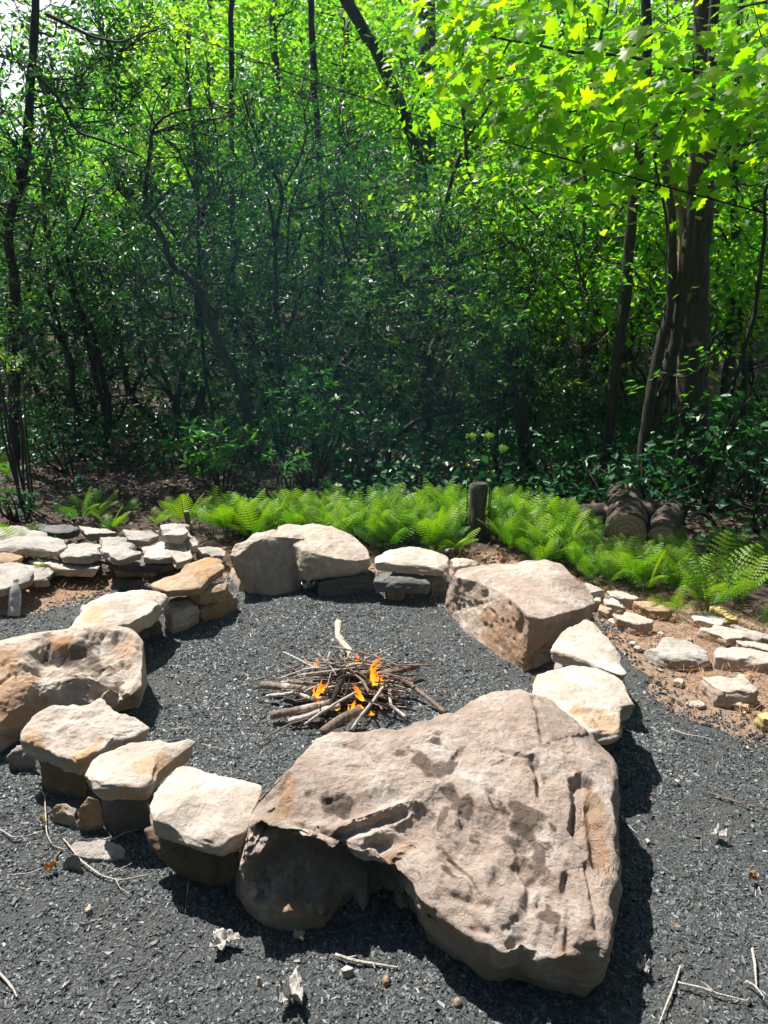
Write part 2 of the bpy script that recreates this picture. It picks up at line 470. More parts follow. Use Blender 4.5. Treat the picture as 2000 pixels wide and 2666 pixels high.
def ray_poly(c, th, poly):
    """distance from c along angle th to the polygon outline (outermost hit)"""
    d = np.stack([np.cos(th), np.sin(th)], 1); best = np.zeros(len(th))
    Q = np.concatenate([poly, poly[:1]])
    for a, b in zip(Q[:-1, :2], Q[1:, :2]):
        e = b - a; w = a - c
        den = d[:, 0] * e[1] - d[:, 1] * e[0]; den = np.where(np.abs(den) < 1e-9, 1e-9, den)
        t = (w[0] * e[1] - w[1] * e[0]) / den
        u = (w[0] * d[:, 1] - w[1] * d[:, 0]) / den
        ok = (u >= -1e-6) & (u <= 1 + 1e-6) & (t > 0)
        best = np.where(ok & (t > best), t, best)
    return best

def grid_normals(G):
    du = np.roll(G, -1, 1) - np.roll(G, 1, 1)
    dv = np.gradient(G, axis=0)
    n = np.cross(dv, du)
    return norm(n)

ROCKS = {}
def rock(name, top, label, cat='rock', group=None, z=.2, thick=.08, zb=None, base=None, mat='slab', n=110, rt=16, rs=12,
         amp=1.0, chips=5, dome=.02, inset=.9, bulge=.03, seed=0, sm=2, brushes=(), stains_shade=(), rusts=(), strata=1.0, rnd=2):
    rng = np.random.default_rng(seed * 13 + len(ROCKS) * 7 + 1)
    W = np.array([at_z(p[0], p[1], p[2] if len(p) > 2 else z) for p in top])
    area = .5 * np.sum(W[:, 0] * np.roll(W[:, 1], -1) - np.roll(W[:, 0], -1) * W[:, 1])
    if area < 0: W = W[::-1]
    W = resample(W, n)
    for _ in range(rnd): W = .5 * W + .25 * (np.roll(W, 1, 0) + np.roll(W, -1, 0))
    c = W[:, :2].mean(0); size = np.sqrt(abs(area))
    # outline roughness
    rel = W[:, :2] - c; rr = np.linalg.norm(rel, axis=1); dirn = rel / rr[:, None]
    W[:, :2] += dirn * (amp * .018 * size * fbm(np.concatenate([W[:, :2] * 4 / size, np.full((n, 1), seed * 2.3)], 1), 4))[:, None]
    rel = W[:, :2] - c
    A = np.concatenate([W[:, :2] - c, np.ones((n, 1))], 1)
    pl = np.linalg.lstsq(A, W[:, 2], rcond=None)[0]
    dz = W[:, 2] - A @ pl
    G = []
    for s in np.linspace(.02, 1, rt) ** .75:
        xy = c + rel * s
        zz = (xy - c) @ pl[:2] + pl[2] + dz * s ** 2 + dome * (1 - s ** 3)
        G.append(np.concatenate([xy, zz[:, None]], 1))
    if zb is None: zbv = W[:, 2] - thick
    else: zbv = np.full(n, zb, float)
    if base is not None:
        Bp = np.array([at_z(p[0], p[1], p[2] if len(p) > 2 else 0.) for p in base])
        th = np.arctan2(rel[:, 1], rel[:, 0])
        dist = ray_poly(c, th, Bp)
        dist = np.where(dist < 1e-4, np.linalg.norm(rel, axis=1) * inset, dist)
        for _ in range(4): dist = .5 * dist + .25 * (np.roll(dist, 1) + np.roll(dist, -1))
        rel_b = np.stack([np.cos(th), np.sin(th)], 1) * dist[:, None]
    else: rel_b = rel * inset
    for t in np.linspace(0, 1, rs + 1)[1:]:
        xy = c + rel * (1 - t) + rel_b * t + rel * (bulge * math.sin(math.pi * t))
        zz = W[:, 2] * (1 - t) + zbv * t
        G.append(np.concatenate([xy, zz[:, None]], 1))
    for s in (.8, .5, .2, .02):
        G.append(np.concatenate([c + rel_b * s, zbv[:, None]], 1))
    G = np.array(G); nr = len(G)
    for _ in range(sm):
        G[1:-1] = .5 * G[1:-1] + .25 * (G[:-2] + G[2:])
    # broken facets round the rim (each one local)
    tan = np.roll(W[:, :2], -3, 0) - np.roll(W[:, :2], 3, 0); onrm = norm(np.stack([tan[:, 1], -tan[:, 0]], 1))
    for k in range(chips):
        i = rng.integers(n); o = G[rt - 1, i]; d2 = onrm[i]
        el = rng.uniform(-.1, 1.0)
        nv = np.array([d2[0] * math.cos(el), d2[1] * math.cos(el), math.sin(el)]) + .3 * rng.normal(size=3); nv /= np.linalg.norm(nv)
        p0 = o - nv * rng.uniform(.005, .04) * size * min(1, amp)
        dd = (G - p0) @ nv; rad_ = rng.uniform(.18, .34) * size
        ww = np.clip(1.6 - np.linalg.norm(G - o, axis=2) / rad_, 0, 1)
        G -= (np.where(dd > 0, dd, 0) * ww)[..., None] * nv * .92
    Nn = grid_normals(G)
    P = G.reshape(-1, 3); nn = Nn.reshape(-1, 3)
    off = seed * 3.71
    h = .022 * size * fbm(P * 2.6 / size + off, 4) + .0075 * size ** .5 * ridged(P * 9 + off, 3) * .6 + .006 * size ** .5 * fbm(P * 17 + off, 3) + .002 * ridged(P * 26 + off, 3) * fbm(P * 5 + off, 2) + .0032 * fbm(P * 45 + off, 4)
    tv = fbm(P * 2.4 / size ** .8 + off + 40, 5) * 4.0; fr = tv - np.floor(tv); fr = np.clip((fr - .72) / .28, 0, 1)
    h = h + .017 * size ** .7 * (np.floor(tv) + fr * fr * (3 - 2 * fr)) / 4.0 * (1 if n > 60 else .4)
    st = fbm(np.stack([P[:, 0] * 5, P[:, 1] * 5, P[:, 2] * 42], 1) + off, 3)
    steep = np.clip(1 - np.abs(nn[:, 2]) * 1.3, 0, 1)
    P = P + nn * (amp * h + strata * .009 * st * steep)[:, None]
    stain = np.zeros(len(P)); rust = np.zeros(len(P))  # the stain mask also carries painted hollow shade
    if brushes or stains_shade or rusts:
        i = np.arange(nr - 1)[:, None] * n; j = np.arange(n)[None]; j2 = (j + 1) % n
        quads = np.stack([i + j, i + j2, i + n + j2, i + n + j], -1).reshape(-1, 4)
        bvh = BVHTree.FromPolygons(P.tolist(), quads.tolist())
        def onto(pts):
            o = []
            for q in pts:
                hit = bvh.ray_cast(Vector((0, 0, CAM_H)), Vector(ray(*q[:2])).normalized())
                if hit[0] is not None: o.append(np.array(hit[0]))
            return o
        def dist_to(L):
            best = np.full(len(P), 9.0)
            if len(L) == 1: return np.linalg.norm(P - L[0], axis=1)
            for a, b in zip(L[:-1], L[1:]):
                ab = b - a; t = np.clip((P - a) @ ab / max(ab @ ab, 1e-9), 0, 1)
                best = np.minimum(best, np.linalg.norm(P - a - t[:, None] * ab, axis=1))
            return best
        for pts, r, dep, dirv in brushes:
            L = onto(pts)
            if not L: continue
            d = dist_to(L) * np.clip(1 + .55 * fbm(P * 13 + 3, 4), .4, 3)
            w = np.clip(1 - d / r, 0, 1); w = w * w * (3 - 2 * w)
            dv = np.array(dirv, float) if dirv is not None else None
            P = P - (w * dep)[:, None] * (nn if dv is None else dv)
        for lst, arr in ((stains_shade, stain), (rusts, rust)):
            for pts, r in lst:
                L = onto(pts)
                if not L: continue
                d = dist_to(L) * np.clip(1 + .8 * fbm(P * 16 + 9, 4), .25, 3); np.maximum(arr, np.clip(1.3 - d / (1.25 * r), 0, 1), out=arr)
    i = np.arange(nr - 1)[:, None] * n; j = np.arange(n)[None]; j2 = (j + 1) % n
    quads = np.stack([i + j, i + n + j, i + n + j2, i + j2], -1).reshape(-1, 4)
    V = np.concatenate([P, P[:n].mean(0)[None], P[-n:].mean(0)[None]])
    k = np.arange(n); k2 = (k + 1) % n
    tri = np.concatenate([np.stack([np.full(n, len(P)), k, k2], 1), np.stack([np.full(n, len(P) + 1), (nr - 1) * n + k2, (nr - 1) * n + k], 1)])
    org = np.array([c[0], c[1], float(zbv.min())])
    me = mesh_np(name, V - org, [quads, tri], {'stain': np.concatenate([stain, [0, 0]]), 'rust': np.concatenate([rust, [0, 0]])})
    o = link(name, me, M[mat], loc=org)
    tag(o, label, cat, group)
    ROCKS[label] = o
    return o

exec_rocks = True
RING = 'stones of the fire ring'
LWALL = 'stones of the low wall at the left'
RSC = 'stones scattered on the reddish soil at the right'

# the big foreground boulder
rock('boulder', hc([(5, 700, .255), (25, 630, .27), (70, 540, .29), (140, 420, .31), (250, 340, .32), (300, 285, .32), (312, 258, .33), (370, 235, .33), (440, 230, .33), (520, 235, .33), (640, 225, .33),
      (770, 190, .335), (850, 165, .335), (900, 140, .335), (1000, 92, .335), (1090, 76, .335), (1185, 80, .33), (1240, 95, .33), (1330, 160, .32), (1400, 235, .31), (1460, 245, .29), (1490, 300, .27), (1500, 390, .26), (1485, 500, .25),
      (1490, 700, .22), (1480, 900, .19), (1468, 1080, .16), (1400, 1085, .16), (1330, 1100, .16), (1210, 1110, .16), (1150, 1075, .165), (1070, 1095, .17), (980, 1055, .175), (850, 970, .18), (740, 900, .19), (700, 830, .2),
      (560, 725, .23), (430, 690, .25), (300, 690, .26), (180, 725, .255), (90, 760, .25)]),
     'huge weathered tan boulder nearest the camera, with a wet stain on top', 'boulder', RING,
     base=hc([(0, 840), (70, 950), (230, 1005), (400, 1000), (560, 930), (700, 940), (760, 1030), (1000, 1180), (1300, 1262), (1380, 1272), (1440, 1240), (1500, 1000), (1515, 800), (1510, 500), (1480, 330), (1200, 250), (800, 330), (300, 480), (100, 700)]),
     zb=-.03, mat='hero', n=620, rt=150, rs=90, amp=.75, chips=3, dome=.05, bulge=.02, seed=5, sm=4, strata=.7, rnd=1,
     brushes=[
         (hc([(190, 800), (320, 810), (460, 840), (580, 880)]), .135, .2, (0, -1, .1)),
         (hc([(620, 870), (690, 930)]), .09, .13, (0, -1, .1)),
         (hc([(210, 900), (290, 910)]), .05, -.07, (0, -1, .6)), (hc([(390, 920), (450, 925)]), .055, -.09, (0, -1, .5)), (hc([(60, 760), (80, 860)]), .03, .03, None),
         (hc([(285, 585), (350, 615), (430, 640), (530, 600), (640, 560), (690, 540)]), .035, .035, None),
         (hc([(250, 545), (400, 560), (520, 520), (660, 470)]), .06, -.022, (0, 0, -1)),
         (hc([(560, 690), (640, 660), (700, 610), (760, 570)]), .045, .035, None),
         (hc([(740, 690), (760, 560), (860, 480)]), .06, .018, None),
         (hc([(960, 560), (1060, 590), (1150, 610), (1190, 700), (1190, 780)]), .055, .022, None),
         (hc([(1190, 780), (1180, 900), (1150, 1050)]), .028, .022, None),
         (hc([(1230, 820), (1240, 960), (1205, 1090)]), .03, .02, None),
         (hc([(1320, 800), (1335, 950), (1330, 1080)]), .022, .022, None),
         (hc([(1400, 760), (1430, 900), (1440, 1000)]), .016, .012, None),
         (hc([(1280, 850), (1285, 1000), (1270, 1090)]), .03, -.015, (0, 0, -1)),
         (hc([(820, 690), (880, 750), (940, 810), (975, 900)]), .014, .013, None),
         (hc([(870, 760), (890, 780)]), .026, .02, None),
         (hc([(940, 700), (1010, 640), (1100, 700), (1140, 800)]), .09, -.022, (0, 0, -1)),
         (hc([(850, 880), (930, 900), (1010, 920)]), .022, .012, None),
         (hc([(950, 1010), (1010, 1020)]), .016, .012, None), (hc([(1080, 1010), (1095, 1005)]), .012, .009, None),
         (hc([(1190, 95), (1215, 180), (1230, 270)]), .014, .014, None),
         (hc([(1190, 330), (1215, 400), (1220, 480)]), .018, .018, None),
         (hc([(1010, 300), (1100, 320), (1180, 340)]), .016, .01, None),
         (hc([(1365, 430), (1362, 520), (1358, 620)]), .026, .04, None),
         (hc([(1385, 420), (1420, 440)]), .028, .035, None),
         (hc([(1410, 540), (1430, 640), (1440, 760)]), .03, .02, None),
         (hc([(780, 265), (820, 275)]), .016, .013, None), (hc([(880, 340), (910, 305)]), .014, .012, None),
         (hc([(430, 290), (520, 300), (570, 370)]), .02, .008, None),
         (hc([(310, 480), (370, 510), (430, 490)]), .018, .014, None),
         (hc([(150, 500), (200, 470), (230, 400)]), .018, .01, None),
         (hc([(90, 620), (110, 700)]), .022, .02, None),
         (hc([(1020, 470), (1040, 510), (1060, 540)]), .02, .014, None),
         (hc([(1100, 1075), (1130, 1060)]), .02, .02, None), (hc([(1380, 1095), (1440, 1100)]), .02, .02, None),
     ],
     stains_shade=[(hc([(740, 350), (800, 390), (860, 410), (900, 400)]), .032), (hc([(860, 390), (880, 340), (905, 305)]), .014), (hc([(860, 460), (900, 510), (930, 530)]), .026), (hc([(830, 560), (800, 600)]), .02),
             (hc([(960, 600), (1040, 610), (1100, 640)]), .024), (hc([(1150, 600), (1185, 680), (1200, 760)]), .032), (hc([(1210, 780), (1230, 860), (1240, 930)]), .022), (hc([(1120, 520), (1200, 560)]), .02),
             (hc([(380, 520), (460, 530)]), .018), (hc([(1150, 770), (1180, 790)]), .022), (hc([(1190, 350), (1215, 410)]), .016), (hc([(1020, 480), (1060, 540)]), .018), (hc([(790, 265), (820, 280)]), .012), (hc([(860, 770), (900, 790)]), .016)],
     rusts=[(hc([(1420, 480), (1440, 620), (1470, 760)]), .03), (hc([(210, 540), (230, 440)]), .03), (hc([(1300, 1130), (1360, 1150)]), .03), (hc([(200, 870), (300, 890)]), .05), (hc([(400, 910), (450, 900)]), .06), (hc([(700, 660), (640, 700)]), .03)])

# left rim of the ring, near to far
rock('rock', c7([(640, 330), (690, 240), (760, 165), (800, 160), (900, 185), (1020, 212), (1130, 240), (1090, 390), (1060, 445), (960, 482), (860, 450), (660, 385)]),
     'flat pinkish slab against the left side of the huge foreground boulder', 'slab', RING, z=.23, thick=.065, mat='slab', n=220, rt=46, rs=20, amp=.6, chips=5, seed=2)
rock('rock', c7([(610, 430, .14), (680, 395, .15), (860, 430, .15), (1040, 470, .15), (1050, 560, .1), (960, 575, .08), (900, 590, .07), (760, 540, .1), (640, 480, .12)]),
     'brown supporting stone under the flat pinkish slab beside the foreground boulder, coloured darker for its shade', 'rock', RING, zb=-.04, base=c7([(600, 480), (700, 560), (830, 640), (900, 682), (960, 670), (1060, 560), (1040, 430), (700, 380)]), mat='brown', n=130, seed=3, strata=1.5)
rock('rock', c7([(360, 192), (400, 122), (560, 62), (780, 30), (850, 45), (800, 78), (720, 140), (650, 225), (620, 245), (540, 240), (400, 240)]),
     'wedge-shaped pale slab with a yellowish streak, second slab left of the foreground boulder', 'slab', RING, z=.22, thick=.07, mat='slab', n=200, rt=40, rs=20, amp=.5, chips=7, seed=4, inset=.8,
     rusts=[(c7([(620, 160), (680, 130)]), .04), (c7([(560, 270), (600, 300)]), .03)])
rock('rock', c7([(335, 345, .09), (380, 295, .11), (425, 300, .11), (440, 340, .08), (400, 385, .05), (355, 395, .04)]),
     'small brown stone propping up the left end of the wedge-shaped slab', 'rock', RING, zb=-.03, mat='rusty', n=80, seed=6, inset=1.05)
rock('rock', c7([(430, 250, .15), (620, 230, .15), (640, 300, .12), (500, 330, .1)]), 'added stone coloured dark for the shade under the wedge-shaped slab', 'rock', RING, zb=-.04, mat='dark', n=80, seed=61, inset=1.0)  # dark colour fills in the shaded gap under the slab
rock('rock', c5([(78, 1090, .2), (150, 1012, .23), (250, 967, .25), (430, 944, .25), (500, 990, .24), (600, 1030, .22), (645, 1072, .2), (560, 1122, .2), (400, 1180, .2), (340, 1212, .2), (260, 1190, .19), (180, 1150, .19), (90, 1132, .19)]),
     'tan slab with a grey scooped patch, in front of the hollowed boulder', 'slab', RING, thick=.07, mat='slab', n=220, rt=46, rs=20, amp=.9, chips=7, seed=7, inset=.86,
     brushes=[(c5([(250, 1010), (330, 1030), (420, 1010)]), .035, .012, None), (c5([(220, 1060), (260, 1120), (330, 1150)]), .05, .014, None)], rusts=[(c5([(330, 1200), (360, 1180)]), .05), (c5([(120, 1110), (160, 1130)]), .03)])
rock('rock', c7([(165, 95, .13), (260, 130, .13), (350, 150, .13), (370, 180, .1), (290, 188, .09), (200, 185, .09)]),
     'squared brown block under the tan slab', 'rock', RING, zb=-.03, mat='brown', n=90, seed=8, inset=1., base=c7([(175, 150), (200, 215), (215, 232), (340, 220), (375, 190), (300, 100)]))
rock('rock', c7([(30, 110, .07), (70, 70, .08), (120, 70, .08), (150, 110, .07), (110, 150, .03), (50, 145, .03)]),
     'small broken stone at the foot of the hollowed boulder', 'rock', RING, zb=-.03, mat='grey', n=80, seed=9)
rock('boulder', c5([(-170, 740, .3), (0, 698, .3), (150, 662, .3), (270, 650, .3), (380, 626, .3), (480, 622, .3), (580, 645, .28), (618, 690, .26), (622, 800, .2), (615, 890, .16), (570, 935, .14), (500, 915, .15), (420, 932, .15), (300, 955, .14), (150, 1000, .13), (50, 1060, .12), (-170, 1120, .12)]),
     'broad smooth boulder with a dark hollow, at the left edge', 'boulder', RING, zb=-.04, base=c5([(-200, 1250), (0, 1185), (150, 1090), (350, 1030), (590, 995), (640, 880), (632, 720), (500, 660), (0, 720), (-200, 800)]),
     mat='boulder', n=340, rt=80, rs=36, amp=.6, chips=3, dome=.06, seed=11, sm=5, strata=.4,
     brushes=[(c5([(190, 800), (280, 780), (350, 745), (440, 715), (500, 700)]), .12, .05, (.1, .1, 1)), (c5([(190, 760), (300, 745)]), .075, .045, (.1, .3, 1)), (c5([(0, 880), (60, 830), (120, 820)]), .015, .01, None), (c5([(430, 935), (500, 925), (560, 960)]), .04, .03, None)],
     stains_shade=[(c5([(200, 770), (270, 735), (340, 735), (370, 755)]), .075), (c5([(450, 705), (500, 690)]), .03)],  # shade of the hollow, painted in as dark blotches
     rusts=[(c5([(20, 900), (60, 1000)]), .09), (c5([(250, 690), (300, 690)]), .04), (c5([(20, 780), (10, 760)]), .05)])
rock('rock', c5([(268, 642), (300, 582), (380, 522), (480, 492), (600, 467), (690, 472), (724, 500), (690, 556), (560, 618), (480, 640), (400, 652), (300, 664)]),
     'long pale slab with dark front edge, behind the hollowed boulder', 'slab', RING, z=.23, thick=.085, mat='slab', n=180, rt=36, rs=18, amp=.8, chips=7, seed=12, inset=.84, rusts=[(c5([(380, 620), (430, 560)]), .05)])
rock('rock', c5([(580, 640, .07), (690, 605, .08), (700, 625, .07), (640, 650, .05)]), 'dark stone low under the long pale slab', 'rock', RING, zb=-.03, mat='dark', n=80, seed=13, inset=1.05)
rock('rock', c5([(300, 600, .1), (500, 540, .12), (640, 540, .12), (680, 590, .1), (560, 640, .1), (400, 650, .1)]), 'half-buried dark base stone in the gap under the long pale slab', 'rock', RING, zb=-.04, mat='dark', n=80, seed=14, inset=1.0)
rock('rock', c5([(640, 446), (700, 402), (800, 362), (900, 336), (950, 342), (972, 382), (900, 425), (862, 468), (720, 480), (660, 460)]),
     'rust-edged slab on top of the stack beside the far dark boulder', 'slab', RING, z=.24, thick=.05, mat='rusty', n=150, rt=30, rs=16, amp=.9, chips=6, seed=15, inset=.85)
rock('rock', c5([(705, 545), (740, 532), (845, 512), (855, 540), (800, 570), (740, 585), (710, 575)]), 'block with pale top, lower layer of the stack at the left rim', 'rock', RING, z=.11, zb=.0, mat='slab', n=100, seed=16)
rock('rock', c5([(790, 470), (985, 440), (975, 475), (900, 495), (860, 500)]), 'orange-brown stone, middle layer of the stack beside the far boulder', 'rock', RING, z=.17, thick=.06, mat='rusty', n=90, seed=17)
rock('rock', c5([(830, 545), (900, 510), (1000, 487), (1025, 508), (950, 540), (870, 560)]), 'flat brown stone at the bottom of the stack, touching the gravel beside the far boulder', 'rock', RING, z=.08, zb=-.03, mat='rusty', n=90, seed=18)
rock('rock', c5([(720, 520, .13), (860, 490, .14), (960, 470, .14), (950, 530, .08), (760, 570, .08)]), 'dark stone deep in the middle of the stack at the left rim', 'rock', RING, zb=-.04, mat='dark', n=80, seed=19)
# far boulders
rock('boulder', c5([(985, 315, .28), (1010, 276, .31), (1080, 234, .33), (1180, 217, .34), (1290, 222, .34), (1326, 258, .31), (1260, 264, .3), (1180, 278, .29), (1100, 292, .28), (1020, 318, .27)]),
     'dark-faced boulder at the far rim, left one of the touching pair', 'boulder', RING, zb=-.04, base=c5([(985, 420), (1040, 478), (1180, 506), (1280, 482), (1335, 400), (1300, 330), (1150, 300), (1000, 350)]),
     mat='boulder', n=220, rt=40, rs=44, amp=.9, chips=5, seed=21, sm=4, strata=.3, bulge=.06)
rock('boulder', c5([(1190, 225, .32), (1205, 190, .34), (1300, 183, .35), (1430, 198, .35), (1530, 243, .31), (1592, 302, .26), (1600, 355, .22), (1500, 345, .24), (1400, 325, .26), (1310, 305, .27)]),
     'rounded tan boulder at the far rim, right one of the touching pair', 'boulder', RING, zb=.09, base=c5([(1310, 440, .09), (1400, 430, .09), (1530, 415, .09), (1605, 385, .09), (1600, 330, .09), (1500, 280, .09), (1250, 260, .09)]),
     mat='boulder', n=220, rt=40, rs=40, amp=.7, chips=4, seed=22, sm=6, strata=.3, bulge=.12)
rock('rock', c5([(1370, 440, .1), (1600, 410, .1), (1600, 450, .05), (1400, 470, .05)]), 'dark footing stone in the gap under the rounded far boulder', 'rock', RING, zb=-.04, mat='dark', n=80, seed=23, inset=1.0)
# slab stack right of the boulders
rock('rock', c6([(-38, 330), (20, 305), (120, 290), (200, 300), (262, 325), (295, 350), (272, 385), (200, 380), (90, 372), (0, 362), (-40, 360)]),
     'flat cream slab on top of the stack between the far boulders and the pitted block', 'slab', RING, z=.2, thick=.05, mat='slab', n=150, rt=30, rs=16, amp=.7, chips=5, seed=24, inset=.94)
rock('rock', c6([(-45, 415), (60, 420), (190, 435), (200, 450), (100, 450), (-40, 440)]), 'dark flat stone, second layer under the flat cream slab', 'slab', RING, z=.13, thick=.06, mat='dark', n=90, seed=25, inset=.95)
rock('rock', c6([(-20, 400, .06), (270, 400, .06), (265, 440, .05), (-20, 450, .05)]), 'dark base stone at the back of the slab stack', 'rock', RING, zb=-.04, mat='dark', n=80, seed=26)
rock('rock', c6([(12, 485, .05), (50, 472, .06), (88, 478, .055), (90, 500, .03), (60, 510, .02), (20, 505, .02)]), 'small brown cobble in the gravel under the slab stack', 'rock', RING, zb=-.03, mat='rusty', n=70, seed=27)
rock('rock', c6([(205, 440, .1), (268, 435, .1), (272, 465, .06), (240, 480, .04), (210, 470, .05)]), 'dark round cobble wedged between the slab stack and pitted block', 'rock', RING, zb=.0, mat='dark', n=70, seed=28)
rock('rock', c6([(280, 345), (340, 338), (420, 355), (400, 372), (300, 380)]), 'thin white stone lying behind the pitted block', 'rock', RING, z=.12, zb=-.02, mat='slab', n=80, seed=29)
rock('boulder', c6([(270, 396, .22), (350, 376, .23), (480, 357, .25), (560, 361, .26), (640, 346, .3), (700, 326, .33), (770, 363, .31), (830, 430, .28), (900, 500, .22), (905, 535, .2), (850, 555, .22), (740, 585, .25), (690, 598, .26), (625, 588, .27), (560, 522, .27), (480, 468, .25), (400, 440, .24), (330, 424, .23)]),
     'large angular block with a pitted front face, at the right far rim', 'boulder', RING, zb=-.04, base=c6([(262, 560), (330, 650), (470, 757), (600, 828), (730, 780), (860, 660), (920, 590), (850, 480), (700, 420), (400, 470)]),
     mat='hero', n=320, rt=70, rs=60, amp=.7, chips=3, seed=31, sm=2, strata=.25,
     brushes=[(c6([(590, 600), (580, 640)]), .045, .035, None), (c6([(440, 490), (430, 500)]), .026, .022, None), (c6([(480, 610), (482, 612)]), .014, .016, None), (c6([(455, 560), (475, 575)]), .018, .016, None), (c6([(540, 535), (545, 545)]), .02, .018, None),
              (c6([(325, 430), (330, 450)]), .02, .016, None), (c6([(310, 520), (312, 530)]), .014, .014, None), (c6([(370, 530), (372, 545)]), .016, .013, None), (c6([(460, 520), (462, 522)]), .013, .012, None), (c6([(380, 450), (390, 455)]), .016, .012, None),
              (c6([(425, 480), (415, 600), (420, 690)]), .014, .014, None), (c6([(690, 640), (760, 620), (850, 600)]), .018, .012, None), (c6([(670, 770), (700, 740)]), .06, .06, None)] +
             [(c6([(290 + 26 * k + (k * 37 % 19), 450 + 19 * k + (k * 53 % 60))]), .012 + .004 * (k % 3), .011, None) for k in range(11)] + [(c6([(300 + (k * 47) % 260, 440 + .62 * ((k * 47) % 260) + (k * 71) % 110)]), .013 + .005 * (k % 4), .013, None) for k in range(22)],
     rusts=[(c6([(500, 650), (600, 740)]), .1), (c6([(450, 620), (520, 700)]), .08)])
# right rim slabs
rock('rock', c6([(725, 738), (760, 660), (870, 602), (905, 613), (960, 680), (1022, 740), (1015, 790), (1050, 842), (990, 832), (900, 792), (780, 755)]),
     'pointed cream slab touching the pitted block, upper slab of the right rim', 'slab', RING, z=.22, thick=.05, mat='slab', n=200, rt=40, rs=18, amp=.6, chips=4, seed=32, inset=.95)
rock('rock', c6([(735, 775, .12), (800, 740, .13), (1000, 800, .13), (1050, 880, .1), (900, 870, .1), (745, 815, .1)]), 'pale layered stone directly under the pointed cream slab', 'rock', RING, zb=-.04, mat='slab', n=90, seed=33, inset=1.0)
rock('rock', c6([(645, 905), (662, 838), (820, 802), (920, 812), (1045, 870), (1080, 940), (1075, 1015), (1035, 1075), (965, 1095), (800, 1110), (650, 1010)]),
     'round-edged cream slab with orange scoops, behind the right end of the foreground boulder', 'slab', RING, z=.25, thick=.06, mat='slab', n=220, rt=46, rs=18, amp=.6, chips=3, seed=34, inset=.9,
     brushes=[(c6([(830, 1000), (880, 1000)]), .03, .012, None), (c6([(930, 1030), (980, 1060)]), .04, .016, None)], rusts=[(c6([(830, 1000), (880, 1000)]), .035), (c6([(930, 1030), (980, 1060)]), .045)])
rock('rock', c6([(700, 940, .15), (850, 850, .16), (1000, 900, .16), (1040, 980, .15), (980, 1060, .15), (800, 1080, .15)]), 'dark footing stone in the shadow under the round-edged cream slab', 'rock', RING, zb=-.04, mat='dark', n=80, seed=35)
# half-buried stones outside the ring, lower left
rock('rock', c7([(212, 360, .03), (240, 325, .06), (290, 320, .06), (330, 350, .05), (325, 395, .03), (280, 412, .01), (225, 400, .01)]), 'small grey and orange stone lying in the gravel below the wedge slab', 'rock', None, zb=-.05, mat='grey', n=90, seed=36, rusts=[(c7([(240, 350)]), .04)])
rock('rock', c7([(295, 500, .012), (340, 475, .02), (440, 470, .02), (545, 505, .015), (540, 555, .012), (400, 565, .012), (310, 545, .012)]), 'flat half-buried pinkish stone dusted with gravel', 'rock', None, zb=-.06, mat='grey', n=110, seed=37, dome=.01)
rock('rock', c7([(270, 580, .02), (300, 540, .05), (345, 550, .05), (340, 580, .02), (310, 595, .01)]), 'little round stone beside the half-buried pinkish stone', 'rock', None, zb=-.04, mat='grey', n=70, seed=38)

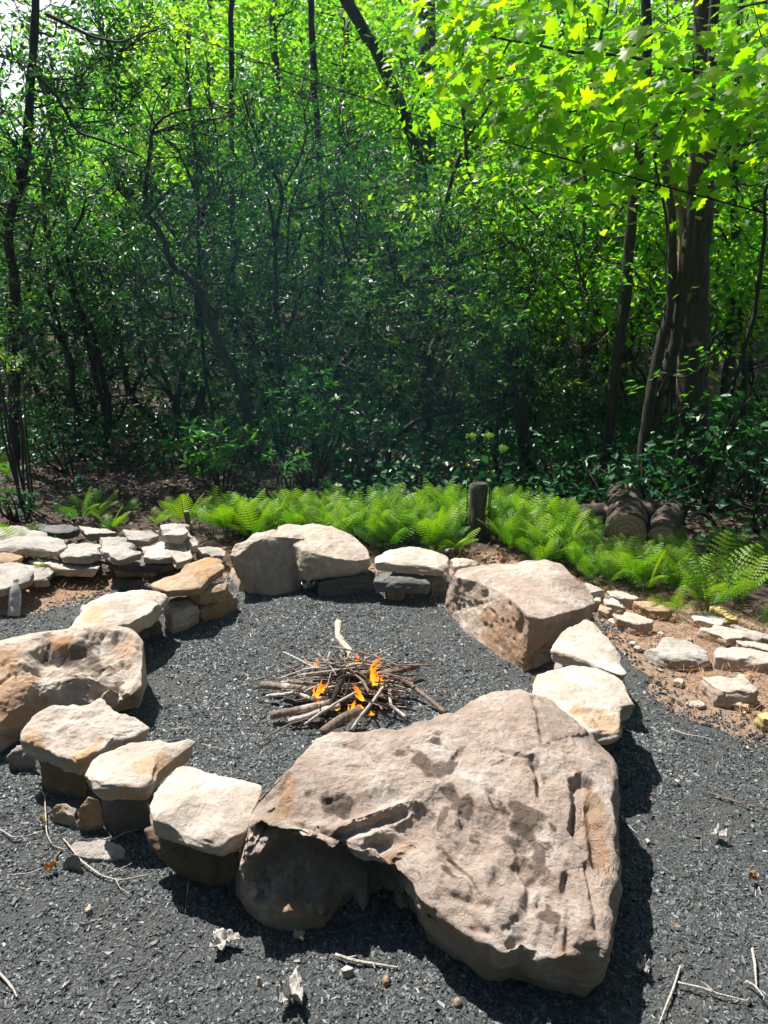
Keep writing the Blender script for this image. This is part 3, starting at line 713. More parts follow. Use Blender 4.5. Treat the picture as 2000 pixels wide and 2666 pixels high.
# left low wall
LW = [
    ([(-60, 345), (0, 338), (70, 352), (138, 400), (125, 425), (20, 470), (-60, 480)], .16, -.03, 'grey', 'large grey stone at the left edge, nearest of the low wall'),
    ([(95, 372), (150, 370), (228, 386), (210, 425), (150, 435), (125, 420)], .1, -.03, 'grey', 'small pale stone beside the large left-edge stone'),
    ([(122, 350), (180, 336), (270, 350), (418, 366), (405, 385), (290, 385), (180, 368)], .12, .02, 'slab', 'long thin slab lying in front of the low wall under the fern'),
    ([(256, 312), (300, 276), (430, 276), (440, 300), (430, 318), (370, 335), (280, 330)], .19, .07, 'grey', 'rounded stone on the low wall above the long thin slab'),
    ([(436, 248), (530, 241), (605, 300), (608, 312), (515, 345), (442, 308)], .22, .1, 'grey', 'diamond-shaped grey slab tilted on the low wall'),
    ([(495, 378), (530, 362), (600, 352), (678, 373), (665, 388), (500, 390)], .07, -.03, 'rusty', 'low stone half hidden under the diamond-shaped slab'),
    ([(532, 212), (640, 221), (683, 238), (640, 258), (560, 256)], .2, .05, 'grey', 'pale stone behind the diamond-shaped slab'),
    ([(612, 290), (700, 266), (808, 271), (818, 335), (760, 355), (745, 328), (690, 335), (602, 330)], .17, -.02, 'slab', 'broad white slab on the low wall, right of the diamond slab'),
    ([(700, 195), (760, 186), (812, 191), (815, 215), (785, 240), (702, 235)], .27, .13, 'grey', 'squarish white stone on top of the low wall'),
    ([(812, 222), (848, 250), (852, 280), (820, 288), (795, 262)], .18, .02, 'grey', 'small grey stone leaning right of the squarish white stone'),
    ([(-40, 215), (70, 202), (160, 212), (280, 280), (250, 312), (100, 296), (-40, 300)], .2, .0, 'grey', 'wide light stone behind the fern at the left edge'),
    ([(160, 192), (300, 191), (338, 214), (290, 226), (190, 224)], .16, .02, 'dark', 'dark stone at the back of the low wall'),
    ([(350, 200), (450, 210), (500, 229), (380, 233)], .14, -.02, 'grey', 'flat pale stone at the back of the low wall'),
    ([(850, 292), (930, 286), (978, 308), (960, 328), (860, 318)], .1, -.02, 'grey', 'flat stone between the low wall and the far boulder'),
    ([(-40, 305), (40, 300), (92, 330), (60, 350), (-40, 352)], .17, .0, 'rusty', 'brown stone wedged at the left edge under the fern'),
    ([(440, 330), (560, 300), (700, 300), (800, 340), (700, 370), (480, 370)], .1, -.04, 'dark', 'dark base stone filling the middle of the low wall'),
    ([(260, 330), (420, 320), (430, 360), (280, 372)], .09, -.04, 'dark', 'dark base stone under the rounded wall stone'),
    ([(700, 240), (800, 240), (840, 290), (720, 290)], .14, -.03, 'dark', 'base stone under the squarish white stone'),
]
def grow(pts, f):
    m = np.mean([q[:2] for q in pts], 0); return [tuple(m + (np.array(q[:2]) - m) * np.array(f)) + tuple(q[2:]) for q in pts]
for k, (pts, z_, zb_, m_, lab) in enumerate(LW):
    pts = grow(pts, (1.12, 1.05))
    rock('rock', c5(pts), lab, 'rock', LWALL, z=z_, zb=max(zb_, z_ - .05), mat=m_, n=110, rt=20, rs=12, amp=1.0, chips=11, seed=40 + k, inset=.88, sm=1, rnd=0, dome=.006, bulge=0)
RS = [
    ([(868, 446), (900, 450), (950, 476), (895, 486), (875, 470)], .12, .0, 'grey', 'dark-ended stone beside the pitted block'),
    ([(865, 490), (930, 500), (935, 520), (880, 520)], .08, -.02, 'slab', 'small cream stone tucked against the pitted block'),
    ([(967, 477), (1040, 481), (1093, 508), (1075, 515), (980, 502)], .08, -.02, 'slab', 'flat slab at the edge of the fern bed'),
    ([(952, 512), (990, 511), (1038, 543), (1030, 550), (962, 532)], .07, -.02, 'slab', 'narrow cream stone between the pitted block and the fern-edge slab'),
    ([(932, 532), (985, 560), (965, 572), (930, 558)], .05, -.02, 'rusty', 'small orange-brown stone against the pitted block'),
    ([(1082, 522), (1180, 527), (1238, 556), (1225, 565), (1150, 556), (1090, 540)], .08, -.02, 'rusty', 'dark-fronted tan slab below the ferns'),
    ([(992, 577), (1050, 562), (1158, 605), (1150, 615), (1090, 622), (1010, 596)], .08, -.02, 'slab', 'cream stone with dark front in the middle of the soil'),
    ([(1137, 720), (1170, 692), (1240, 672), (1310, 692), (1402, 748), (1395, 765), (1330, 780), (1230, 768), (1155, 750)], .07, -.03, 'grey', 'large triangular grey stone on the gravel edge'),
    ([(1332, 582), (1400, 572), (1478, 603), (1458, 620), (1340, 602)], .06, -.02, 'slab', 'thin pale slab next to the yellow slab'),
    ([(1402, 546), (1440, 540), (1532, 596), (1520, 604), (1480, 596)], .08, .0, 'yellow', 'bright yellow slab in front of the right-hand fern'),
    ([(1362, 642), (1440, 622), (1552, 655), (1548, 680), (1480, 685)], .06, -.02, 'slab', 'pale flat slab below the yellow slab'),
    ([(1502, 622), (1560, 640), (1700, 680), (1700, 695), (1560, 680)], .06, -.02, 'grey', 'long grey slab running out of the right edge'),
    ([(1437, 722), (1530, 712), (1700, 760), (1700, 790), (1440, 765)], .07, -.02, 'slab', 'long squared slab at the right edge above the gravel'),
    ([(1522, 692), (1640, 705), (1700, 722), (1700, 745), (1540, 712)], .05, -.02, 'slab', 'broken slab behind the long squared slab at the right edge'),
    ([(1382, 852), (1560, 846), (1612, 902), (1600, 915), (1510, 922), (1432, 910)], .09, -.02, 'slab', 'wedge stone with dark left side, nearest on the reddish soil'),
    ([(1312, 962), (1360, 952), (1394, 970), (1350, 978)], .02, -.02, 'slab', 'thin chip of stone on the gravel left of the wedge stone'),
    ([(1612, 1012), (1700, 1000), (1700, 1040), (1640, 1035)], .06, -.02, 'yellow', 'yellow stone cut by the right edge'),
]
for k, (pts, z_, zb_, m_, lab) in enumerate(RS):
    rock('rock', c6(grow(pts, (1.08, 1.05))), lab, 'rock', RSC, z=z_ * .8, zb=zb_, mat=m_, n=100, rt=18, rs=10, amp=.9, chips=10, seed=70 + k, inset=.93, dome=.004, sm=1, rnd=0, bulge=0)
rng = np.random.default_rng(77)
for k in range(26):
    sx, sy = rng.uniform(1560, 2040), 0
    f = (sx - 1560) / 440
    sy = rng.uniform(1570 + 90 * f, 1640 + 300 * f)
    w = rng.uniform(8, 18)
    rock('rock', [(sx - w, sy), (sx - .3 * w, sy - .5 * w), (sx + w, sy - .25 * w), (sx + .6 * w, sy + .45 * w)], 'small rock chip among the slabs on the reddish soil', 'rock', 'small rock chips on the reddish soil',
         z=.025, zb=-.02, mat='slab' if k % 3 else 'rusty', n=28, rt=6, rs=5, amp=.8, chips=3, seed=90 + k, dome=.004)

# ------------------------------------------------------------------ ground
def nonuni(a, b, n, c, p=2.6):
    t = np.linspace(-1, 1, n); s = np.sign(t) * np.abs(t) ** p
    return np.where(s < 0, c + s * (c - a), c + s * (b - c))
def in_poly(P, poly):
    x, y = P[:, 0], P[:, 1]; ins = np.zeros(len(P), bool)
    poly = np.asarray(poly)
    for a, b in zip(poly, np.roll(poly, -1, 0)):
        cnd = ((a[1] > y) != (b[1] > y))
        xi = (b[0] - a[0]) * (y - a[1]) / (b[1] - a[1] + 1e-12) + a[0]
        ins ^= cnd & (x < xi)
    return ins
def edge_dist(P, poly):
    best = np.full(len(P), 99.); poly = np.asarray(poly)
    for a, b in zip(poly, np.roll(poly, -1, 0)):
        ab = b - a; t = np.clip((P - a) @ ab / (ab @ ab), 0, 1)
        best = np.minimum(best, np.linalg.norm(P - a - t[:, None] * ab, axis=1))
    return np.where(in_poly(P, poly), best, -best)

GP = [at_z(*p)[:2] for p in [(-150, 1640), (0, 1605), (120, 1590), (230, 1560), (330, 1530), (480, 1520), (620, 1500), (900, 1480), (1160, 1500), (1400, 1560), (1560, 1625), (1650, 1700), (1780, 1850), (2000, 1940), (2200, 1990)]]
GRAVEL = np.array([(-6, 3.0)] + GP + [(5, 2.0), (6, -5), (-6, -5)])
SOIL = np.array([at_z(*p)[:2] for p in [(-150, 1640), (-150, 1560), (100, 1500), (330, 1490), (480, 1480), (1100, 1450), (1300, 1440), (1560, 1530), (1800, 1580), (2300, 1640), (2300, 2100), (1700, 1900), (1400, 1650), (600, 1560)]])

xs, ys = nonuni(-48, 48, 240, 0, 2.6), nonuni(-38, 68, 280, 4.5, 2.6)
X, Y = np.meshgrid(xs, ys)
XY = np.stack([X.ravel(), Y.ravel()], 1)
Z = gz(XY[:, 0], XY[:, 1])
far = np.clip((XY[:, 1] - 5) / 3, 0, 1)
Z = Z + .02 * fbm(np.concatenate([XY * 4, np.zeros((len(XY), 1))], 1), 3) * np.clip(far + .25, 0, 1) * np.clip(np.abs(edge_dist(XY, GRAVEL)) * 4, 0, 1)
ins = edge_dist(XY, GRAVEL) > .12
Z = np.where(ins, np.minimum(Z, gz(XY[:, 0], XY[:, 1])) - .012, Z)
zone = np.clip(.5 + edge_dist(XY, SOIL) * 1.6, 0, 1)
nx = len(xs); i = np.arange(len(ys) - 1)[:, None] * nx; j = np.arange(nx - 1)[None]
q = np.stack([i + j, i + j + 1, i + nx + j + 1, i + nx + j], -1).reshape(-1, 4)
g = link('ground', mesh_np('ground', np.concatenate([XY, Z[:, None]], 1), [q], {'zone': zone}), M['ground']); tag(g, kind='structure')

# gravel sheet
st = .02
xs, ys = np.arange(-3.2, 3.2, st), np.arange(-1.0, 4.6, st)
X, Y = np.meshgrid(xs, ys); XY = np.stack([X.ravel(), Y.ravel()], 1)
ed = edge_dist(XY, GRAVEL) + .09 * fbm(np.concatenate([XY * 3.5, np.zeros((len(XY), 1))], 1), 4)
P3 = np.concatenate([XY, np.zeros((len(XY), 1))], 1)
def gravel_z(x, y):
    P = np.stack([x, y, np.zeros(len(x))], 1)
    ring = np.exp(-((np.hypot(x + .05, (y - 3.0)) - 0.0) / .75) ** 2)
    return gz(x, y) + .006 + .006 * fbm(P * 6, 3) - .02 * ring
Z = gravel_z(XY[:, 0], XY[:, 1]) + .005 * fbm(P3 * 40, 2)
Z = np.where(ed < .05, Z - (.05 - ed) * .5, Z)
nx = len(xs); i = np.arange(len(ys) - 1)[:, None] * nx; j = np.arange(nx - 1)[None]
q = np.stack([i + j, i + j + 1, i + nx + j + 1, i + nx + j], -1).reshape(-1, 4)
keep = (ed[q] > -.02).all(1)
q = q[keep]; used = np.unique(q); mp_ = np.full(len(XY), -1); mp_[used] = np.arange(len(used))
gb = link('gravel_ground', mesh_np('gravel_ground', np.concatenate([XY, Z[:, None]], 1)[used], [mp_[q]]), M['gravel_bed']); tag(gb, kind='structure')

# slate chips: one body of gravel
CHIP = np.array([[-.5, -.3, 0], [.3, -.42, 0], [.55, .25, 0], [-.25, .4, 0], [-.42, -.2, .34], [.2, -.3, .42], [.4, .18, .3], [-.2, .28, .38]])
CHF = [np.array([[0, 1, 5, 4], [1, 2, 6, 5], [2, 3, 7, 6], [3, 0, 4, 7], [4, 5, 6, 7]])]
def chips(n, box, smin, smax, rng, dens=None):
    x = rng.uniform(box[0], box[1], n); y = rng.uniform(box[2], box[3], n)
    XY = np.stack([x, y], 1)
    e = edge_dist(XY, GRAVEL)
    k = e + .16 * fbm(np.concatenate([XY * 3.5, np.zeros((n, 1))], 1), 3) + rng.normal(0, .08, n) > 0
    cl = fbm(np.concatenate([XY * 2.2, np.full((n, 1), 5.)], 1), 3)
    k &= rng.uniform(0, 1, n) < np.clip(.68 + .85 * cl, .08, 1)
    XY = XY[k]; n = len(XY)
    s = smin + (smax - smin) * rng.uniform(0, 1, n) ** 2.4
    nm = norm(np.array([0, 0, 1.]) + .75 * rng.normal(size=(n, 3)))
    d = rand_unit(n, rng); d[:, 2] *= .4
    Rm = frames(d, nm)
    z = gravel_z(XY[:, 0], XY[:, 1]) - .08 * s
    size = s[:, None] * np.stack([rng.uniform(.8, 1.5, n), rng.uniform(.55, 1.0, n), rng.uniform(.35, .9, n)], 1)
    t = np.clip(rng.beta(2.2, 2.6, n) * .92 + (rng.uniform(0, 1, n) < .006) * .5, 0, 1)
    return np.concatenate([XY, z[:, None]], 1), Rm, size, t
mb = MB(); rng = np.random.default_rng(21)
for nn_, box, a, b in ((240000, (-1.5, 1.7, .9, 2.6), .0055, .0175), (170000, (-2.6, 2.8, 2.2, 4.6), .007, .02), (26000, (-1.0, 1.15, 2.3, 4.5), .011, .024), (5000, (-1.6, 1.8, .9, 3.4), .018, .028)):
    P_, Rm_, s_, t_ = chips(nn_, box, a, b, rng)
    if nn_ == 26000: t_ = np.clip(t_ * 1.25 + .05, 0, .99)
    scatter(mb, CHIP, CHF, P_, Rm_, s_, t_)
o = link('gravel', mb.mesh('gravel', smooth=False), M['chip']); tag(o, 'loose dark slate gravel covering the ground in and around the fire ring', 'gravel', kind='stuff')

# leaf litter and straw
def litter(name, n, poly, size, mat, label, cat, tm=WIDE4, seed=0, curl=.6, zoff=.012, t0=.45, excl=True):
    rng = np.random.default_rng(seed); poly = np.asarray(poly)
    lo, hi = poly.min(0), poly.max(0)
    XY = rng.uniform(lo, hi, (n * 3, 2)); XY = XY[in_poly(XY, poly)]
    XY = XY[edge_dist(XY, GRAVEL) < rng.normal(-.05, .08, len(XY))][:n]; n = len(XY)
    z = gz(XY[:, 0], XY[:, 1]) + zoff + rng.uniform(0, .02, n)
    d = rand_unit(n, rng); d[:, 2] *= .35
    nm = norm(np.array([0, 0, 1.]) + curl * rng.normal(size=(n, 3)))
    mb = MB(); scatter(mb, tm[0], tm[1], np.concatenate([XY, z[:, None]], 1), frames(d, nm), size * rng.uniform(.5, 1.2, n), np.clip(rng.normal(t0, .25, n), 0, 1))
    o = link(name, mb.mesh(name), M[mat]); return tag(o, label, cat, kind='stuff')
CURL = (np.array([[0, 0, .1], [.5, -.34, .18], [1, 0, .22], [.5, .34, .18], [.5, 0, -.04]]), [np.array([[0, 1, 4], [1, 2, 4], [2, 3, 4], [3, 0, 4]])])
litter('leaf_litter', 26000, [(-6, 4.55), (6, 4.3), (9, 12), (-9, 12)], .055, 'dryleaf', 'brown dead leaves covering the forest floor behind the stones', 'leaf litter', CURL, 5)
# crumbs of dead leaf and bark blown over the gravel
rng = np.random.default_rng(41); n = 420
x = rng.uniform(-1.6, 2.0, n); y = rng.uniform(1.0, 4.4, n); k = (edge_dist(np.stack([x, y], 1), GRAVEL) > 0) & (rng.uniform(0, 1, n) < np.clip(.35 + .35 * x, .1, 1)); x, y = x[k], y[k]; n = len(x)
d = rand_unit(n, rng); d[:, 2] *= .3
mb = MB(); scatter(mb, CURL[0], CURL[1], np.stack([x, y, gravel_z(x, y) + .012], 1), frames(d, norm(np.array([0, 0, 1.]) + .4 * rng.normal(size=(n, 3)))), rng.uniform(.008, .026, n), np.clip(rng.normal(.72, .2, n), 0, 1))
o = link('leaf_crumbs', mb.mesh('leaf_crumbs'), M['dryleaf']); tag(o, 'crumbs of dry leaf and bark blown over the gravel', 'leaf litter', kind='stuff')
NEED = (np.array([[0, -.02, 0], [0, .02, 0], [.5, .025, .06], [1, 0, .02], [.5, -.025, .06]]), [np.array([[0, 4, 3, 2]]), np.array([[0, 2, 1]])])
litter('pine_straw', 9000, SOIL + np.array([0, .1]), .06, 'straw', 'dry brown straw and needles strewn over the reddish soil', 'straw', NEED, 6, .25, .01)

# ------------------------------------------------------------------ ferns
def fern_mesh(name, nf, L, seed, spread=1.0):
    rng = np.random.default_rng(seed); mb = MB()
    for k in range(nf):
        az = k * 2.4 + rng.normal(0, .3); lean = rng.uniform(.05, .6) * spread; ln = L * rng.uniform(.7, 1.15)
        m = 17; t = np.linspace(0, 1, m)
        el = (math.pi / 2 - lean) - t ** 1.6 * rng.uniform(.5, 1.15)
        h = np.array([math.cos(az), math.sin(az), 0])
        T = np.cos(el)[:, None] * h + np.sin(el)[:, None] * np.array([0, 0, 1.])
        P = np.concatenate([[[0, 0, 0]], np.cumsum(T[:-1] * ln / m, 0)]) + h * .01
        tube(mb, P, [.0022, .0006], 3, attr=.35, cap=False)
        side = np.array([-h[1], h[0], 0.]); tw = rng.normal(0, .35)
        tint = rng.normal(.7, .25)
        for sg in (-1, 1):
            idx = np.arange(5, m); tt = (idx - 5) / (m - 5)
            pl = ln * .22 * np.sin(np.clip(tt * .9 + .12, 0, 1) * math.pi) ** .8 * (1 - .25 * tt) + .008
            nrm_ = np.cross(T[idx], side * 1.0); nrm_ = norm(nrm_)
            if nrm_[0, 2] < 0: nrm_ = -nrm_
            d = norm(sg * side * math.cos(tw) + nrm_ * math.sin(tw) * sg + .42 * T[idx] - .12 * nrm_)
            q = 6; lt = np.linspace(0, 1, q)
            B = P[idx][:, None] + d[:, None] * (pl[:, None] * lt[None])[..., None] - np.array([0, 0, 1.]) * (.16 * pl[:, None] * lt[None] ** 2)[..., None]
            wv = norm(np.cross(nrm_, d))
            w = (ln * .025 * (1 - lt * .75))[None, :, None]
            # leaflets either side of every pinna
            a0, a1 = B[:, :-1], B[:, 1:]
            mid = .35 * a0 + .65 * a1
            for s2 in (-1, 1):
                tip = mid + s2 * wv[:, None] * w[:, :-1] * 1.35 + .25 * (a1 - a0)
                V = np.stack([a0, a1, tip], 2).reshape(-1, 3)
                F = np.arange(len(V)).reshape(-1, 3)
                mb.add(V, [F if s2 * sg > 0 else F[:, ::-1]], np.clip(tint + .25 * np.repeat(np.repeat(tt, q - 1), 3) - .1, 0, 1))  # tint grows towards the tip: lit tops and shaded bases put into the colour
    return mb.mesh(name, smooth=False)

FERN = [fern_mesh('fern', 7, .4, 1, .8), fern_mesh('fern', 6, .36, 2, 1.0), fern_mesh('fern', 8, .38, 3, .7), fern_mesh('fern', 6, .32, 4, 1.2), fern_mesh('fern', 5, .3, 5, 1.0)]
def fern(x, y, s, label, group, k=None, rz=None):
    me = FERN[k if k is not None else random.randrange(3)]
    o = link('fern', me, M['fern'], loc=(x, y, float(gz(x, y)) - .005))
    o.scale = (s, s, s * random.uniform(.85, 1.1)); o.rotation_euler = (random.uniform(-.12, .12), random.uniform(-.12, .12), random.uniform(0, 6.28) if rz is None else rz)
    return tag(o, label, 'fern', group)
FB = np.array([at_z(*p)[:2] for p in [(560, 1385), (640, 1425), (960, 1440), (1120, 1450), (1300, 1450), (1500, 1510), (1720, 1580), (1800, 1560), (1760, 1460), (1640, 1400), (1400, 1362), (1100, 1355), (800, 1355), (640, 1362)]])
rng = np.random.default_rng(5); pts = []
gx, gy = np.meshgrid(np.arange(-3, 4, .138), np.arange(4, 6.4, .138))
for p in np.stack([gx.ravel() + rng.uniform(-.05, .05, gx.size), gy.ravel() + rng.uniform(-.05, .05, gx.size)], 1):
    if not in_poly(p[None], FB)[0]: continue
    if np.hypot(*(p - at_z(1240, 1400)[:2])) < .12 or (abs(p[0] - .68) < .16 and 4.9 < p[1] < 5.4): continue
    psx = 1000 + FPX * p[0] / (p[1] * CP + CAM_H * SP)
    if 1545 < psx < 1800 and p[1] > 4.85: continue
    zone_l = ('bright green fern in the dense fern bed behind the far boulders' if p[0] < .25 else
              'bright green fern in the dense bed behind the pitted block, around the tall stump' if p[0] < 1.1 else 'bright green fern in the bed in front of the cut logs')
    fern(p[0], p[1], rng.uniform(.7, 1.05) * (.72 if 1500 < psx < 1800 and p[1] > 4.4 else 1), zone_l, 'ferns of the fern bed')
for sx, sy, s, k, lab in [(210, 1368, .95, 1, 'yellow-green fern behind the dark stone of the low wall'), (255, 1360, .8, 2, 'tall fern on the leaf litter behind the low wall'), (335, 1345, .7, 4, 'single upright fern standing alone on the leaf litter'),
                          (478, 1375, 1.0, 0, 'dark-tipped fern standing behind the thin cut post'), (560, 1385, .95, 1, 'spreading fern just right of the thin cut post'), (600, 1395, .8, 2, 'low fern between the thin post and the far boulder'),
                          (60, 1455, 1.0, 1, 'yellowish fern arching over the left-edge stones'), (105, 1470, .6, 3, 'small fern sprawling on the long thin slab'), (150, 1515, .55, 3, 'little yellow fern rooted below the low wall'),
                          (285, 1385, .7, 3, 'low fern spreading at the back of the low wall'), (410, 1370, .6, 3, 'small low fern left of the thin cut post'), (20, 1255, .9, 1, 'fern at the left edge above the bushes'),
                          (1850, 1600, 1.15, 0, 'large separate fern right of the fern bed'), (1920, 1590, .9, 2, 'feathery fern leaning to the right edge of the bed'), (1830, 1590, .8, 3, 'low fern at the foot of the large separate fern'),
                          (1990, 1640, .45, 4, 'tiny fern on the soil at the right edge'), (1760, 1600, .6, 3, 'short fern beside the dark-fronted slab'), (1130, 1455, .5, 3, 'pale little fern behind the thin white stone'),
                          (1900, 1450, .9, 1, 'shaded fern right of the cut logs'), (1980, 1500, .8, 2, 'shaded fern at the right edge behind the yellow slab')]:
    p = at_z(sx, sy); fern(p[0], p[1], s, lab, None, k)

# ------------------------------------------------------------------ woody plants
def px_path(pts, y, y2=None, down=True, n=30, jit=.0, seed=0):
    """pixel path (first = foot) at depth y..y2 -> world polyline; the foot runs into the ground"""
    m = len(pts); yy = np.linspace(y, y if y2 is None else y2, m)
    W = np.array([at_y(p[0], p[1], d) for p, d in zip(pts, yy)])
    if down:
        gzv = float(gz(W[0, 0], W[0, 1]))
        if W[0, 2] > gzv: W = np.concatenate([[[W[0, 0] - .1 * (W[1, 0] - W[0, 0]), W[0, 1], gzv - .05]], W])
        else: W[0, 2] = gzv - .05
    return smooth_path(W, n, jit, seed)

def blob_pts(blobs, per_m3, rng, shell=.35):
    out_ = []
    for c, r in blobs:
        n = int(per_m3 * 4.19 * np.prod(r)); n = max(n, 6)
        d = rand_unit(n, rng); rr = rng.uniform(shell ** 3, 1, n) ** (1 / 3)
        P = np.asarray(c) + d * rr[:, None] * np.asarray(r)
        # ragged, with holes
        k = fbm(P * 1.7 + 3, 2) + .25 * rng.normal(size=n) > -.12
        out_.append(P[k])
    return np.concatenate(out_)

def twigs_to(mb, targets, stems, rng, r0=.012, frac=1.0, sag=.1):
    """thin crooked branches from the nearest stem points to leaf clusters"""
    S = np.concatenate(stems)
    for t in targets:
        if rng.uniform() > frac: continue
        d = np.linalg.norm(S - t, axis=1) + .6 * np.clip(S[:, 2] - t[2] + .25, 0, None)
        i = np.argmin(d); a = S[i]
        L = np.linalg.norm(t - a)
        if L > 3.5: continue
        mid = .5 * (a + t) + rng.normal(0, .1 * L, 3) + np.array([0, 0, -sag * L])
        P = smooth_path([a, .6 * a + .4 * mid + rng.normal(0, .04 * L, 3), mid, .4 * mid + .6 * t + rng.normal(0, .05 * L, 3), t], 8)
        tube(mb, P, [min(r0, .006 + .006 * L), .003], 4, cap=False)

def blob_px(sx, sy, rx, rz, y, ry):
    c = at_y(sx, sy, y); f = y / (CP * FPX) * 1.0
    return (c, (rx * f, ry, rz * f))

def woody(name, label, cat, group, stems, blobs, leaf, size, per_m3, seed, bark='bark', per=7, kind='whorl', r=(.06, .02), tint0=.5, twig=.5, sides=8, tmpl=LEAF4, branches=()):
    rng = np.random.default_rng(seed)
    base = stems[0][0].copy()
    root = empty(name, base, label, cat, group)
    mb = MB(); lines = []
    thin = .7 if group in (RH, RT, FT) and 'broad' not in label and 'leaning far' not in label and 'snag' not in label else 1
    for k, S in enumerate(stems):
        rr = tuple(thin * q for q in (r[k] if isinstance(r[0], (tuple, list)) else r))
        tube(mb, S, rr, sides, .22, seed + k); lines.append(S)
    for S, rr in branches:
        tube(mb, S, tuple(.75 * q for q in rr), 6, .15, seed); lines.append(S)
    C = blob_pts(blobs, per_m3, rng) if blobs else np.zeros((0, 3))
    if len(C):
        up = [L[len(L) // 4:] for L in lines]
        hubs = C[rng.choice(len(C), max(3, int(len(C) * .05)), replace=False)]
        sub = MB()
        hub_lines = []
        S = np.concatenate(up)
        for t in hubs:
            d = np.linalg.norm(S - t, axis=1) + .7 * np.clip(S[:, 2] - t[2] + .3, 0, None)
            a = S[np.argmin(d)]; L = np.linalg.norm(t - a)
            if L > 4: continue
            mid = .5 * (a + t) + rng.normal(0, .09 * L, 3) + np.array([0, 0, -.08 * L])
            P = smooth_path([a, .6 * a + .4 * mid + rng.normal(0, .05 * L, 3), mid, .4 * mid + .6 * t + rng.normal(0, .05 * L, 3), t], 12)
            tube(mb, P, [min(.022, .006 + .008 * L), .004], 5, cap=False); hub_lines.append(P)
        twigs_to(mb, C, up + hub_lines, rng, .007, twig)
    link('trunk', mb.mesh('trunk', base), M[bark], root)
    if len(C):
        lb = MB()
        if kind == 'whorl': whorls(lb, C, size, rng, per, tmpl, tint0=tint0)
        else: sprays(lb, C, size, rng, per, tmpl, rad=size * 2.2, tint0=tint0)
        link('crown', lb.mesh('crown', base, smooth=False), M[leaf], root)
    return root

RH = 'rhododendron trees at the edge of the woods'
RT = 'slender trunks on the right'
FT = 'tall trunks behind the rhododendrons'
W = woody
# far left tree
W('rhododendron_tree', 'dark crooked tree at the left edge, its leafy crown hanging over the gap of sky', 'tree', RH,
  [px_path(c3([(60, 1050), (60, 800), (62, 600), (50, 420), (70, 270), (40, 60)]) + c1([(20, 1000), (90, 800), (120, 600), (135, 300), (150, 150), (155, -120)]), 8.0, n=60)],
  [blob_px(150, 120, 210, 130, 8.6, .6), blob_px(230, 240, 140, 110, 8.4, .6), blob_px(40, 330, 140, 160, 7.8, .7), blob_px(60, 620, 150, 180, 7.8, .6), blob_px(60, 900, 120, 130, 7.6, .5), blob_px(330, 60, 170, 90, 8.6, .6), blob_px(40, 1100, 90, 70, 7.4, .35)],
  'rhodo', .09, 170, 1, r=(.1, .05), tint0=.5, branches=[(px_path(c1([(130, 300), (250, 420), (330, 570), (480, 620), (620, 680)]), 7.9, 7.6, False), (.03, .008)), (px_path(c1([(200, 60), (400, 160), (520, 185), (600, 150), (700, 120)]), 7.8, 7.6, False), (.025, .007)), (px_path(c1([(0, 480), (60, 500), (110, 560)]), 8, 8, False), (.03, .01))])
# two slim twin stems
W('rhododendron_tree', 'slim double-stemmed rhododendron, its dark trunks rising side by side at the left', 'tree', RH,
  [px_path(c3([(460, 990), (440, 720), (370, 440), (310, 260), (220, 80), (195, 0)]) + c1([(180, 850), (210, 640)]), 9.1, n=46, jit=.05), px_path(c3([(462, 980), (462, 700), (395, 430), (320, 290), (290, 90)]) + c1([(300, 1050), (360, 900)]), 9.1, 9.0, n=40, jit=.05, seed=3)],
  [blob_px(230, 720, 170, 130, 9, .8), blob_px(280, 560, 150, 140, 9.2, .7), blob_px(170, 820, 150, 130, 9.3, .7), blob_px(330, 900, 130, 120, 9.4, .6), blob_px(250, 420, 130, 90, 9.3, .6)],
  'rhodo', .085, 120, 2, r=(.06, .025), tint0=.42)
W('rhododendron_tree', 'thin sinuous rhododendron left of the double-stemmed one', 'tree', RH,
  [px_path(c3([(345, 950), (312, 620), (275, 490), (140, 290), (95, 200)]) + c1([(190, 880), (215, 690)]), 9.0, n=40, jit=.05, seed=5), px_path(c3([(312, 600), (250, 420), (205, 200), (200, 60)]), 9.0, 9.2, False, n=24, jit=.04)],
  [blob_px(120, 760, 150, 140, 8.8, .6), blob_px(90, 560, 120, 140, 8.9, .6), blob_px(220, 980, 150, 110, 9.5, .6)], 'rhodo', .085, 120, 3, r=(.06, .02), tint0=.42)
# the leaning one with the bare pale butt
W('rhododendron_tree', 'leaning crooked tree with a smooth pale lower trunk, left of the middle', 'tree', RH,
  [px_path(c3([(1068, 770), (1050, 690), (1000, 600), (940, 470), (900, 370), (850, 220), (740, 150), (705, 40)]) + c1([(720, 1090), (685, 980), (630, 930), (625, 780), (650, 580)]), 8.7, n=60, jit=.03, seed=6)],
  [blob_px(500, 430, 190, 130, 8.6, .7), blob_px(620, 470, 130, 110, 8.4, .6), blob_px(420, 620, 150, 110, 8.8, .7), blob_px(640, 700, 150, 110, 8.9, .7), blob_px(500, 830, 150, 120, 9.2, .7), blob_px(560, 250, 130, 110, 8.8, .6)],
  'rhodo', .085, 140, 4, bark='bark_grey', r=(.085, .03), tint0=.4, branches=[(px_path(c1([(640, 930), (690, 860), (770, 790), (860, 880)]), 8.7, 8.5, False), (.03, .008)), (px_path(c3([(830, 220), (960, 230), (1080, 200)]), 8.7, 8.5, False), (.025, .008)), (px_path(c3([(1040, 690), (1060, 730), (1085, 770)]), 8.7, 8.6, False), (.03, .01))])
